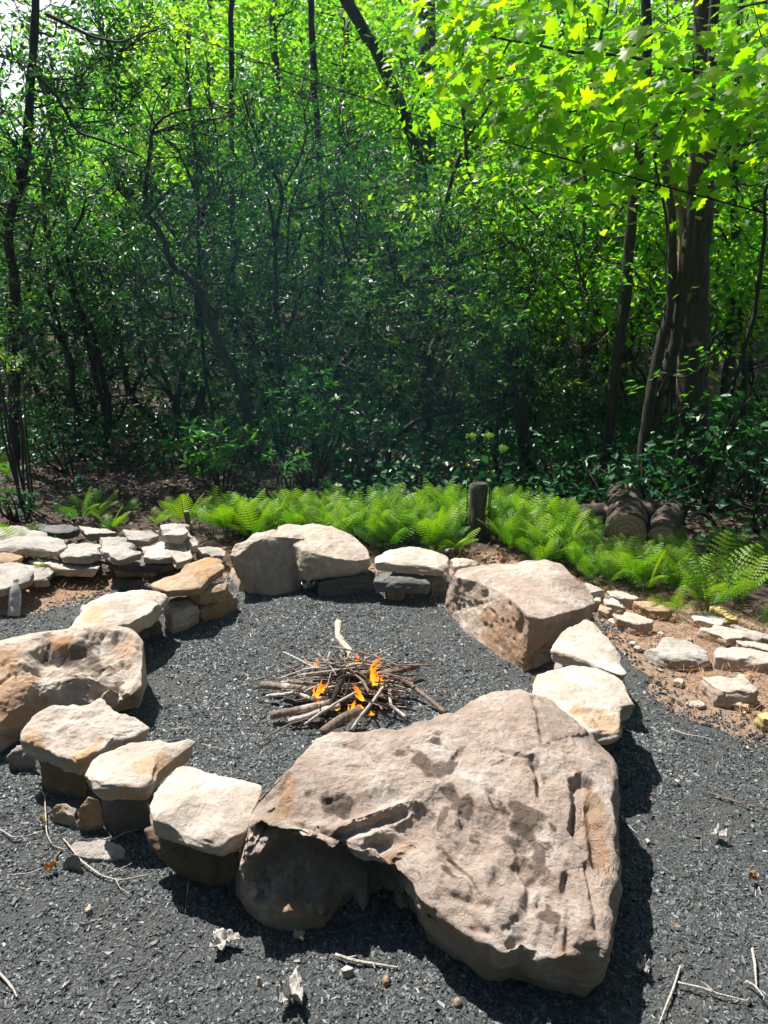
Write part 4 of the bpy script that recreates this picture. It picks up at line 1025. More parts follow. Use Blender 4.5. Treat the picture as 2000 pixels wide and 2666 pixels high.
# V shaped
W('rhododendron_tree', 'vase-shaped rhododendron whose stems fan upwards in the middle', 'tree', RH,
  [px_path(c3([(1205, 720), (1200, 400), (1188, 80)]) + c1([(1190, 1060), (1222, 820), (1110, 600), (1030, 380)]), 9.2, n=50, jit=.03, seed=7), px_path(c3([(1190, 720), (1150, 580), (1080, 450), (980, 330), (970, 200)]), 9.2, 9.0, n=30, jit=.04, seed=8),
   px_path(c1([(1190, 1060), (1170, 900), (1130, 760), (1060, 560)]), 9.2, 9.2, False, n=20), px_path(c1([(1222, 820), (1290, 700), (1330, 560)]), 9.2, 9.1, False, n=20), px_path(c1([(1240, 1150), (1250, 900), (1300, 760), (1340, 640)]), 9.2, 9.3, False, n=20)],
  [blob_px(760, 280, 190, 130, 9.3, .8), blob_px(700, 420, 150, 110, 9.5, .7), blob_px(860, 400, 150, 150, 9.5, .7), blob_px(760, 640, 160, 120, 9.6, .7), blob_px(830, 820, 160, 150, 8.9, .7), blob_px(680, 900, 110, 110, 9.3, .6)],
  'rhodo', .08, 120, 5, r=[(.06, .02), (.045, .015), (.03, .01), (.025, .01), (.025, .01)], tint0=.5)
# slender stem
W('rhododendron_tree', 'very thin straight dark sapling stem beside the leaning pale-butted tree', 'tree', RH,
  [px_path(c3([(930, 850), (880, 580), (868, 350), (860, 180)]) + c1([(850, 700), (815, 400), (800, 200)]), 9.0, n=40, jit=.02)], [blob_px(490, 560, 130, 90, 9.4, .5), blob_px(480, 320, 130, 120, 9.6, .6)], 'rhodo', .08, 100, 6, r=(.035, .015), tint0=.4)
# big central rhododendron
W('rhododendron_tree', 'big glossy rhododendron filling the middle right, on a straight dark trunk', 'tree', RH,
  [px_path(c4([(192, 990), (188, 800), (180, 620), (240, 430), (290, 250), (280, 60)]) + c2([(210, 1050), (290, 800), (330, 660)]), 8.6, n=50, jit=.04, seed=9), px_path(c4([(190, 780), (150, 560), (170, 400), (120, 250)]), 8.6, 8.3, False, n=24, jit=.05), px_path(c4([(400, 960), (440, 850), (620, 720), (740, 520), (860, 400)]), 8.7, 8.0, n=36, jit=.05, seed=2)],
  [blob_px(1120, 540, 210, 130, 8.4, .8), blob_px(1330, 590, 220, 150, 8.3, .8), blob_px(1080, 750, 190, 150, 8.0, .7), blob_px(1260, 800, 210, 160, 7.8, .8), blob_px(1450, 760, 170, 160, 8.0, .7), blob_px(1160, 950, 190, 110, 7.8, .7), blob_px(1380, 960, 190, 130, 7.8, .7), blob_px(960, 880, 150, 150, 8.3, .7), blob_px(1520, 940, 110, 120, 8.1, .5), blob_px(1250, 1040, 180, 60, 7.8, .5)],
  'rhodo', .085, 130, 7, r=[(.095, .03), (.05, .015), (.05, .015)], tint0=.56, sides=10)
W('rhododendron_tree', 'curved bare limb arching low over the shrubs left of the central trunk', 'tree', RH,
  [px_path(c4([(10, 975), (60, 880), (130, 822), (220, 800), (310, 780), (440, 738), (560, 700)]), 8.0, 7.8, n=30, jit=.03)], [blob_px(1320, 1010, 90, 60, 7.7, .35)], 'rhodo', .08, 70, 8, r=(.05, .015), tint0=.55)
for k, (pts, y, r_, lab) in enumerate([
    (c4([(600, 1150), (585, 900), (575, 760), (560, 500)]), 7.6, (.05, .03), 'short dark trunk under the right part of the glossy rhododendron, left of a thicker one'),
    (c4([(650, 1150), (630, 1000), (600, 880), (600, 700)]), 7.6, (.09, .05), 'thick dark trunk in the shade right of the tall cut stump'),
    (c4([(475, 1140), (482, 1000), (488, 880), (520, 700)]), 7.8, (.055, .035), 'dark trunk rising just behind the tall cut stump')]):
    W('rhododendron_tree', lab, 'tree', RH, [px_path(pts, y, n=24, jit=.02, seed=k)], [blob_px(pts[-1][0] + 20, pts[-1][1] - 40, 130, 90, y + .3, .5)], 'rhodo', .08, 120, 20 + k, r=r_, tint0=.45)

# right hand trunks
RT = 'slender trunks on the right'
W('maple_tree', 'tall slim straight dark trunk leaning slightly right, left of the forked tree', 'tree', RT, [px_path(c4([(950, 1030), (970, 900), (1010, 500), (1050, 250), (1062, 0)]) + c2([(1110, 600), (1140, 300), (1130, 0), (1130, -150)]), 7.3, n=60, jit=.015)],
  [blob_px(1560, 620, 110, 100, 8.4, .5), blob_px(1690, 560, 90, 70, 7.8, .5), blob_px(1720, -60, 220, 90, 8, .9)], 'bright', .075, 26, 30, r=(.08, .062), kind='spray', per=8, tint0=.55, sides=10)
W('maple_tree', 'forked dark tree with two curving stems, beside the broad rough trunk', 'tree', RT, [px_path(c4([(1100, 1180), (1130, 850), (1170, 600), (1240, 300), (1248, 0)]) + c2([(1210, 700), (1160, 500)]), 6.6, 7.0, n=50, jit=.02), px_path(c4([(1140, 850), (1200, 640), (1260, 500), (1300, 150), (1320, 0)]) + c2([(1330, 850), (1390, 500), (1420, 200), (1430, -150)]), 6.75, 7.0, False, n=50, jit=.02)],
  [blob_px(1720, 720, 110, 50, 6.6, .5), blob_px(1800, 760, 110, 40, 6.5, .5), blob_px(1790, 1000, 110, 40, 6.4, .4), blob_px(1880, 930, 120, 40, 6.4, .5)], 'bright', .08, 40, 31, r=[(.055, .028), (.055, .035)], kind='spray', per=8, tint0=.5, sides=10)
W('old_tree', 'broad rough trunk with peeling pinkish bark, thickest on the right', 'tree', RT, [px_path(c4([(1335, 1150), (1335, 800), (1335, 500), (1345, 150), (1350, 0)]) + c2([(1370, 800), (1375, 500), (1390, 200), (1400, -150)]), 7.2, n=60, jit=.02)], [blob_px(1880, -80, 260, 100, 7.6, 1.0)], 'bright', .08, 26, 32, bark='bark_peel', r=(.145, .1), kind='spray', per=8, tint0=.5, sides=16)
W('dead_tree', 'pale broken snag with torn wood leaning on the broad rough trunk', 'tree', RT, [px_path(c4([(1290, 900), (1290, 500), (1290, 100)]) + c2([(1290, 950), (1240, 780), (1190, 610), (1150, 520)]), 7.3, n=40, jit=.03)], [], 'bright', .1, 20, 33, bark='snag', r=(.06, .035), sides=12)
W('sapling', 'thin leaning sapling crossing the right edge', 'tree', RT, [px_path(c4([(1480, 1060), (1500, 700), (1590, 400), (1640, 100)]) + c2([(1640, 900), (1659, 700)]), 7.4, n=36, jit=.03)], [blob_px(1930, 760, 120, 60, 7.4, .5), blob_px(1950, 1010, 110, 60, 7.2, .5), blob_px(1930, 550, 120, 60, 7.6, .5)], 'bright', .08, 34, 34, r=(.045, .02), kind='spray', per=8, tint0=.4)
W('sapling', 'hair-thin double sapling between the slim straight trunk and the snag', 'tree', RT, [px_path(c4([(1240, 900), (1235, 400)]) + c2([(1225, 950), (1190, 800), (1160, 650)]), 7.0, n=30), px_path(c4([(1250, 700)]) + c2([(1260, 1100), (1230, 850), (1200, 700)]), 7.0, 7.0, False, n=30)], [], 'bright', .1, 20, 35, r=(.02, .01))

# ------------------------------------------------------------------ shrubs
def shrub(name, label, group, sx, sy, rx, rz, y, ry, leaf, size, dens, seed, tint0=.6, per=7, kind='whorl', tmpl=LEAF6, nst=7):
    rng = np.random.default_rng(seed)
    b = blob_px(sx, sy, rx, rz, y, ry)
    c, r = b; foot = np.array([c[0], c[1], float(gz(c[0], c[1]))])
    stems = []
    for k in range(nst):
        a = rng.uniform(0, 6.28); t = c + np.array([math.cos(a) * r[0] * .7, math.sin(a) * r[1] * .7, rng.uniform(-.2, .7) * r[2]])
        s = foot + np.array([math.cos(a), math.sin(a), 0]) * .05
        stems.append(smooth_path([s, .5 * s + .5 * t + rng.normal(0, .06, 3), t], 10))
    return woody(name, label, 'shrub', group, stems, [b], leaf, size, dens, seed, r=(.012, .005), tint0=tint0, per=per, kind=kind, tmpl=tmpl, twig=.8, sides=5)
SH = 'glossy rhododendron shrubs before the trees'
shrub('rhododendron_shrub', 'bright glossy shrub at the edge of the leaf litter, left of the middle', SH, 565, 1165, 115, 75, 6.6, .4, 'shrub', .1, 420, 41, .95)  # raised leaf tint stands in for sunlight the trees block here
shrub('rhododendron_shrub', 'small low glossy shrub right of the bright shrub, behind the ferns', SH, 735, 1205, 60, 38, 6.2, .25, 'shrub', .085, 700, 42, .9)  # sunlight put into the leaf tint here as well
shrub('rhododendron_shrub', 'large bluish green shrub in the smoke behind the two smaller glossy ones', SH, 800, 1060, 150, 95, 7.3, .6, 'shrub', .09, 280, 43, .8, nst=10)
shrub('rhododendron_shrub', 'dark shrub behind the fern bed, left of the central trunk', SH, 940, 1130, 110, 100, 7.5, .5, 'shrub', .08, 220, 44, .3)
shrub('rhododendron_shrub', 'low shrub with long leaves at the left edge above the low wall', SH, 45, 1290, 60, 45, 5.9, .25, 'shrub', .1, 420, 45, .45)
shrub('rhododendron_shrub', 'spray of sunlit pale leaves high at the left edge', SH, 25, 930, 40, 45, 6.2, .2, 'rhodo', .09, 600, 46, .95)
shrub('rhododendron_shrub', 'dim low shrub in front of the double-stemmed rhododendron', SH, 170, 1130, 110, 60, 7.9, .4, 'rhodo', .08, 200, 47, .4)
UG = 'broad-leaved undergrowth shrubs at the right'
rng = np.random.default_rng(9)
for k, (sx, sy, rx, rz, y) in enumerate([(1090, 1235, 90, 50, 7.3), (1330, 1245, 110, 60, 6.9), (1480, 1220, 110, 70, 6.8), (1620, 1250, 120, 70, 6.5), (1750, 1230, 110, 90, 6.3), (1880, 1200, 120, 100, 6.2), (1980, 1300, 100, 100, 5.6), (1880, 1350, 110, 60, 5.7), (1990, 1100, 90, 120, 6.6), (1840, 1090, 110, 60, 6.4), (1560, 1130, 90, 60, 7.3), (1980, 1440, 80, 60, 5.0), (1720, 1330, 60, 30, 6.1)]):
    lab = ['dark undergrowth shrub behind the middle of the fern bed', 'leafy shrub behind the tall cut stump', 'leafy shrub left of the cut logs', 'shrub right behind the left cut log', 'shrub behind the pair of cut log ends', 'tall broad-leaved shrub in front of the thin sapling at the right', 'broad-leaved shrub at the right edge beside the logs', 'low spreading shrub right of the cut logs', 'pale-leaved shrub high at the right edge', 'layered shrub before the broad rough trunk', 'shrub around the foot of the slim straight trunk', 'long-leaved shrub at the right edge above the yellow slab', 'small shrub sprouting over the cut log'][k]
    shrub('undergrowth_shrub', lab, UG, sx, sy, rx, rz, y, .4, 'shrub', .1 if k < 11 else .12, 170, 60 + k, .35 + .25 * (k % 3) / 2, 6, 'spray' if k % 2 else 'whorl', WIDE4 if k % 2 else LEAF6)

# ------------------------------------------------------------------ middle ground copies
def proto_shrub_tree(seed, h, w, leaf, size, dens, label, group, tint0, kind='whorl', tmpl=LEAF4, bark='bark', nst=3):
    rng = np.random.default_rng(seed); stems = []
    for k in range(nst):
        a = rng.uniform(0, 6.28); p = [np.array([0, 0, -.1])]
        for q in range(1, 6):
            p.append(p[-1] + np.array([math.cos(a) * w * .13 * rng.uniform(.2, 1.6), math.sin(a) * w * .13, h * .17]) + rng.normal(0, .12, 3)); a += rng.normal(0, .5)
        stems.append(smooth_path(p, 24, .06, seed + k))
    blobs = []
    for k in range(11):
        z = h * (.1 + .9 * (k + rng.uniform()) / 11); a = rng.uniform(0, 6.28); q = w * .5 * rng.uniform(.2, 1)
        blobs.append((np.array([math.cos(a) * q, math.sin(a) * q, z]), np.array([w * .32, w * .32, h * .1]) * rng.uniform(.7, 1.2)))
    return woody('rhododendron_tree' if kind == 'whorl' else 'forest_tree', label, 'tree', group, stems, blobs, leaf, size, dens, seed, bark, tint0=tint0, kind=kind, tmpl=tmpl, r=(.05, .015), twig=.1, per=7 if kind == 'whorl' else 10)

def place(protos, spots, rng, smin=.85, smax=1.2, lean=.05):
    for k, (x, y, s) in enumerate(spots):
        p = protos[k % len(protos)]
        o = p if k < len(protos) else copy_tree(p)
        o.location = (x, y, float(gz(x, y)) - .03); o.scale = (s, s, s * rng.uniform(.92, 1.1)); o.rotation_euler = (rng.normal(0, lean), rng.normal(0, lean), rng.uniform(0, 6.28))

rng = np.random.default_rng(31)
BK = 'dark rhododendrons deeper in the woods'
pr = [proto_shrub_tree(100 + k, 3.6, 2.6, 'rhodo', .1, 75, 'dark shadowy rhododendron deeper in the woods behind the front row of stems', BK, .38) for k in range(3)]
spots = []
for row, (y0, n) in enumerate(((10.4, 8), (11.8, 9), (13.4, 9))):
    for k in range(n):
        hw = .62 * y0; x = -hw + 2 * hw * (k + .5 + rng.uniform(-.3, .3)) / n
        spots.append((x, y0 + rng.uniform(-.4, .4), rng.uniform(.75, 1.1) * (.6 if x > 1.6 else 1)))
place(pr, spots, rng)

# tall bright trees: the leafy layer that glows above
def tall_tree(seed, h, w, size, dens, label, group, tint0, r):
    rng = np.random.default_rng(seed)
    p = [np.array([0, 0, -.1])]
    for q in range(1, 7): p.append(p[-1] + np.array([rng.normal(0, .13), rng.normal(0, .13), h / 6.0]))
    S = smooth_path(p, 34, .06, seed); br = []
    blobs = []
    for k in range(13):
        z = h * (.26 + .74 * (k + rng.uniform()) / 13); a = rng.uniform(0, 6.28); q = w * .5 * rng.uniform(.25, 1)
        c = np.array([math.cos(a) * q, math.sin(a) * q, z])
        blobs.append((c, np.array([w * .34, w * .34, h * .045]) * rng.uniform(.7, 1.25)))
        i = np.argmin(abs(S[:, 2] - (z - .5))); br.append((smooth_path([S[i], .5 * S[i] + .5 * c + rng.normal(0, .15, 3), c], 10), (.03, .01)))
    return woody('forest_tree', label, 'tree', group, [S], blobs, 'bright', size, dens, seed, 'bark_grey', 10, 'spray', r, tint0, .05, 8, WIDE4, br)
TG = 'bright leafy trees far back in the woods'
pt = [tall_tree(200, 8.5, 4.2, .14, 18, 'tall straight-trunked tree with sunlit yellow-green leaves far back in the woods', TG, .74, (.12, .05)),
      tall_tree(201, 7.5, 3.8, .13, 20, 'tall straight-trunked tree with sunlit yellow-green leaves far back in the woods', TG, .62, (.09, .04)),
      tall_tree(202, 10, 4.6, .14, 17, 'tall straight-trunked tree with sunlit yellow-green leaves far back in the woods', TG, .82, (.14, .06))]
spots = []
for y0, n, sc in ((14.5, 8, .74), (17, 9, .88), (20, 10, 1.02), (24, 11, 1.2), (29, 12, 1.4)):
    for k in range(n):
        hw = .66 * y0; x = -hw + 2 * hw * (k + .5 + rng.uniform(-.35, .35)) / n
        if -.62 < x / y0 < -.26 and y0 > 16: sc2 = sc * .62
        else: sc2 = sc
        spots.append((x, y0 + rng.uniform(-1, 1), sc2 * rng.uniform(.85, 1.15)))
place(pt, spots, rng, lean=.03)

MG = 'young maples between the trunks at the right'
pm = [tall_tree(210 + k, 4.6, 2.6, .1, 50, 'young maple with flat sprays of bright leaves between the trunks at the right', MG, .72, (.04, .015)) for k in range(2)]
place(pm, [(2.3, 9.2, 1.0), (3.6, 9.0, .95), (4.6, 9.6, 1.0), (3.0, 10.6, 1.15), (4.4, 11.4, 1.2), (5.6, 10.6, 1.1), (1.6, 11.0, 1.1), (2.4, 12.4, 1.3), (5.9, 12.8, 1.3), (3.9, 13.2, 1.35)], rng)

# distinct far trunks
FT = 'tall trunks behind the rhododendrons'
for k, (pts, y, r_, bk, lab, lean) in enumerate([
    (c1([(1010, 1300), (1000, 600), (1000, 0), (1000, -200)]), 13, (.075, .06), 'bark', 'slim straight far trunk behind the leaning pale-butted tree', 0),
    ([(835, 1000), (830, 800), (838, 540), (815, 150), (806, -120)], 12, (.085, .07), 'bark', 'straight dark far trunk in the upper middle', 0),
    ([(1120, 560), (1085, 400), (1050, 280), (985, 140), (900, 0), (850, -90)], 14, (.125, .1), 'bark', 'thick leaning far trunk at the top middle', 0),
    ([(1112, 700), (1112, 300), (1110, -100)], 18, (.22, .19), 'bark_grey', 'pale broad far trunk right of the leaning one', 0),
    ([(1325, 600), (1325, 300), (1328, 100)], 20, (.11, .09), 'bark', 'small dark far trunk seen in a gap left of the maple leaves', 0),
    ([(1910, 760), (1915, 300), (1925, 0), (1930, -120)], 9.5, (.06, .045), 'bark', 'thin far trunk behind the maple branch at the right', 0)]):
    W('forest_tree', lab, 'tree', FT, [px_path(pts, y, n=40, jit=.03, seed=k)], [blob_px(pts[-1][0], pts[-1][1] - 120, 200, 110, y, 1.2), blob_px(pts[-1][0] + 60, 330, 110, 60, y + .3, .9)] + ([blob_px(1050, 290, 110, 90, 10.5, .7), blob_px(1010, 170, 60, 50, 10.5, .5)] if k == 2 else []), 'bright', .11, 14, 300 + k, bk, 9, 'spray', r_, .6, .2)

# far wood: one mass
rng = np.random.default_rng(55); n = 80000
y = rng.uniform(33, 46, n); x = rng.uniform(-.75, .75, n) * y
zmax = 4 + 15 * np.clip(.55 + .6 * fbm(np.stack([x * .12, y * .1, x * 0], 1), 3), .2, 1)
gap = np.exp(-((x / y + .42) / .1) ** 2)
z = gz(x, y) + rng.uniform(0, 1, n) * zmax * (1 - .6 * gap)
C = np.stack([x, y, z], 1)
C = C[fbm(C * .35, 3) > -.3]
mb = MB(); sprays(mb, C, .3, rng, 3, WIDE4, .5, .5, .55, .2)
o = link('far_woods', mb.mesh('far_woods', smooth=False), M['bright']); tag(o, 'mass of pale green foliage of the far woods', 'woods', kind='stuff')

# unseen woods added on the clearing's other sides to block sky light
rng = np.random.default_rng(58); n = 9000
a = rng.uniform(R(100), R(440), n); a = np.where((a > R(400)) , a - R(40), a)
rad = rng.uniform(7, 12, n); x, y = np.cos(a) * rad, 1.5 + np.sin(a) * rad
k = (y < 1.0) | (np.abs(x) > .62 * y + 3.5); x, y = x[k], y[k]
C = np.stack([x, y, rng.uniform(0, 1, len(x)) * (7 + 2.5 * perlin(np.stack([x * .4, y * .4, x * 0], 1)))], 1)
mb = MB(); sprays(mb, C, .3, rng, 4, WIDE4, .5, .6, .4, .2)
o = link('sky_blocking_woods', mb.mesh('sky_blocking_woods', smooth=False), M['shrub']); tag(o, 'mass of dark green foliage of unseen woods around the clearing, added to block sky light', 'woods', kind='stuff')

# low ground cover under the trees
rng = np.random.default_rng(56); n = 5200
y = rng.uniform(6.2, 14, n); x = rng.uniform(-.62, .62, n) * y
k = (x > -.6) | (y > 8.2) | (rng.uniform(0, 1, n) < .12); x, y = x[k], y[k]
C = np.stack([x, y, gz(x, y) + rng.uniform(.03, .4, len(x)) * np.clip((y - 5.6) / 1.5, .35, 1.2)], 1)
mb = MB(); sprays(mb, C, .075, rng, 6, WIDE4, .14, .3, .45, .2)
o = link('ground_cover', mb.mesh('ground_cover', smooth=False), M['shrub']); tag(o, 'low leafy seedlings covering the forest floor', 'ground cover', kind='stuff')

# bright hazy sky low behind the woods
m_, nt_ = new_mat('hazy_sky'); e_ = N(nt_, 'ShaderNodeEmission', i_Strength=.75); e_.inputs[0].default_value = (.93, .97, 1, 1); out(nt_, e_.outputs[0])
th_ = np.linspace(R(20), R(160), 40); V = np.concatenate([np.stack([90 * np.cos(th_), 90 * np.sin(th_), np.full(40, z_)], 1) for z_ in (-4, 20, 60)])
i = np.arange(2)[:, None] * 40; j = np.arange(39)[None]
o = link('sky', mesh_np('sky', V, [np.stack([i + j, i + j + 1, i + 41 + j, i + 40 + j], -1).reshape(-1, 4)]), m_); tag(o, kind='structure')

# ------------------------------------------------------------------ near maple branch
def maple_branch():
    rng = np.random.default_rng(8)
    start = np.array([4.3, 6.4, 3.75]); KD = 1.85
    root = empty('maple_branch', start, 'sunlit maple branch with large yellow-green lobed leaves reaching in from the upper right', 'branch')
    mb = MB(); C = []; lines = []
    ends = [(1100, 190, 3.5), (1180, 90, 3.7), (1290, 230, 3.4), (1380, 330, 3.3), (1440, 270, 3.2), (1560, 345, 3.2), (1660, 360, 3.1), (1420, 60, 3.5), (1560, 130, 3.3), (1680, 230, 3.1), (1800, 120, 3.0), (1850, 250, 3.0), (1900, 330, 2.9), (1960, 150, 2.8), (1720, 20, 3.4), (1300, -20, 3.7), (1040, 110, 3.8), (1130, 20, 3.8), (1200, 300, 3.6), (1500, 420, 3.3), (1600, 440, 3.2), (1720, 470, 3.2), (1340, 400, 3.5), (1980, 400, 2.9), (1960, 10, 3.1), (1850, 440, 3.2), (1500, -40, 3.6)]
    hub = [smooth_path([start, at_y(1850, 200, 3.3 * KD), at_y(1640, 150, 3.4 * KD), at_y(1400, 120, 3.5 * KD), at_y(1250, 90, 3.6 * KD)], 30, .04),
           smooth_path([start, at_y(1900, 230, 3.1 * KD), at_y(1760, 240, 3.15 * KD), at_y(1600, 270, 3.2 * KD), at_y(1480, 290, 3.25 * KD)], 30, .04)]
    tube(mb, hub[0], [.026, .007], 6); tube(mb, hub[1], [.024, .007], 6)
    S = np.concatenate(hub)
    for sx, sy, yy in ends:
        e = at_y(sx, sy, yy * KD); i = np.argmin(np.linalg.norm(S - e, axis=1) + .3 * np.clip(e[0] - S[:, 0] + .25, -.3, 1)); a = S[i]
        P = smooth_path([a, .5 * (a + e) + rng.normal(0, .04, 3) + np.array([0, 0, .03]), e], 14)
        tube(mb, P, [.009, .003], 4, cap=False); lines.append(P)
    link('branch_wood', mb.mesh('branch_wood', start), M['bark'], root)
    L = np.concatenate(lines + [h[8:] for h in hub])
    n = 1500
    p = L[rng.integers(0, len(L), n)] + rng.normal(0, .15, (n, 3)) * np.array([1.6, 3.4, 1.1])
    out_ = norm(np.stack([-.8 + rng.normal(0, .8, n), -.25 + rng.normal(0, .7, n), -.55 + rng.normal(0, .3, n)], 1))
    nm = norm(np.array([0, -.35, 1.]) + .45 * rng.normal(size=(n, 3)))
    lb = MB(); scatter(lb, MAPLE[0], MAPLE[1], p, frames(out_, nm), rng.uniform(.075, .16, n), np.clip(rng.normal(.6, .22, n), 0, 1))
    link('foliage', lb.mesh('foliage', start, smooth=False), M['maple'], root)
maple_branch()

# ------------------------------------------------------------------ stumps, posts, logs
def post(name, label, foot, z1, r, lean=(0, 0), bark='bark_grey', rough=.14, cut='cut'):
    root = empty(name, (foot[0], foot[1], 0), label, 'stump')
    P = smooth_path([(0, 0, -.08), (lean[0] * .5, lean[1] * .5, z1 * .5), (lean[0], lean[1], z1)], 14)
    mb = MB(); tube(mb, P, [r * 1.12, r, r], 18, rough, 3)
    link('trunk', mb.mesh('post_bark'), M[bark], root)
    th = np.linspace(0, 2 * np.pi, 20, endpoint=False)
    V = [(0, 0, .012)] + [(math.cos(t) * r * .93, math.sin(t) * r * .93, .008) for t in th] + [(math.cos(t) * r * .93, math.sin(t) * r * .93, -.01) for t in th]
    F3 = [[0, 1 + i, 1 + (i + 1) % 20] for i in range(20)]; F4 = [[1 + i, 21 + i, 21 + (i + 1) % 20, 1 + (i + 1) % 20] for i in range(20)]
    o = link('cut_face', mesh_np('cut_face', V, [F3, F4], smooth=False), M[cut], root); o.location = (lean[0], lean[1], z1)
    return root
p = at_z(1240, 1402); post('tree_stump', 'tall dark cut stump with rough bark standing in the fern bed', p, .42, .062, (.01, 0), 'bark_grey', .22, 'bark_grey')
p = at_z(494, 1385); post('cut_post', 'thin brown cut sapling post standing behind the low wall', p, .16, .022, (-.015, 0), 'stick', .05, 'palewood')
p = at_z(934, 1404); post('cut_post', 'short pale sapling stub behind the rounded far boulder', p, .1, .018, (0, 0), 'palewood', .05, 'palewood')
p = at_z(1176, 1452); post('cut_post', 'stubby brown sapling stub behind the thin white stone', p, .06, .018, (0, 0), 'stick', .05, 'palewood')

def log(label, sx, sy, y, r, direc, L, squash=1.0, seed=0):
    c = at_y(sx, sy, y); d = norm(np.array(direc, float))
    root = empty('cut_log', (c[0], c[1], c[2]), label, 'log', 'cut logs behind the ferns')
    P = smooth_path([np.zeros(3), d * L * .5 + np.array([0, 0, .01]), d * L], 30)
    mb = MB(); tube(mb, P, r, 40, .16, seed); link('bark', mb.mesh('log_bark'), M['bark_peel'], root)
    th = np.linspace(0, 2 * np.pi, 48, endpoint=False)
    rr = r * (.95 + .05 * perlin(np.stack([np.cos(th) * 2, np.sin(th) * 2, th * 0 + seed], 1)))
    u = norm(np.cross(d, [0, 0, 1.])); v = np.cross(u, d)
    ring = u * (np.cos(th) * rr)[:, None] + v * (np.sin(th) * rr)[:, None]
    V = np.concatenate([[-d * .012], ring - d * .01, ring + d * .02])
    n = 48; F3 = [[0, 1 + (i + 1) % n, 1 + i] for i in range(n)]; F4 = [[1 + i, 1 + (i + 1) % n, 1 + n + (i + 1) % n, 1 + n + i] for i in range(n)]
    link('cut_end', mesh_np('cut_end', V, [F3, F4], smooth=False), M['cut'], root)
log('thick cut log with a reddish sawn end facing the fire ring, larger of the pair', 1632, 1386, 5.35, .15, (.3, 1, .0), 1.3, seed=1)
log('cut log end with vertical cracks, lower one touching the larger log', 1722, 1404, 5.3, .108, (.45, 1, .0), 1.2, seed=2)
log('dark barky log lying left of the sawn pair behind the ferns', 1450, 1365, 5.75, .13, (1, .35, .0), 1.0, seed=3)

# bright sprout plants beside the stump
def sprout(label, pts, y, seed, nleaf, size):
    rng = np.random.default_rng(seed); P = px_path(pts, y, n=16, jit=.01, seed=seed)
    root = empty('sprout', P[0], label, 'plant'); mb = MB(); tube(mb, P, [.006, .003], 5, cap=False)
    link('stem', mb.mesh('stem', P[0]), M['fern'], root)
    q = P[rng.integers(4, len(P), nleaf)]; d = rand_unit(nleaf, rng); d[:, 2] *= .4
    lb = MB(); scatter(lb, MAPLE[0], MAPLE[1], q, frames(d, norm(np.array([0, -.4, 1.]) + .4 * rng.normal(size=(nleaf, 3)))), size * rng.uniform(.5, 1.1, nleaf), np.full(nleaf, .75))
    big = P[-1][None]; scatter(lb, MAPLE[0], MAPLE[1], big, frames(np.array([[1, -.2, .1]]), np.array([[0, -.7, .7]])), np.array([size * 1.7]), np.array([.8]))
    link('foliage', lb.mesh('foliage', P[0], smooth=False), M['maple'], root)
sprout('thin sprout with a large bright leaf on top, growing beside the tall stump', c4([(455, 1150), (462, 1050), (458, 930), (440, 885)]), 5.35, 1, 12, .04)
sprout('leafy sprout with small bright leaves left of the tall stump', c4([(360, 1150), (365, 1050), (362, 960), (370, 885)]), 5.45, 2, 14, .035)
sprout('sprout bending right with one broad glowing leaf beside the tall stump', c4([(462, 1150), (466, 1050), (462, 960), (495, 940)]), 5.3, 3, 5, .045)

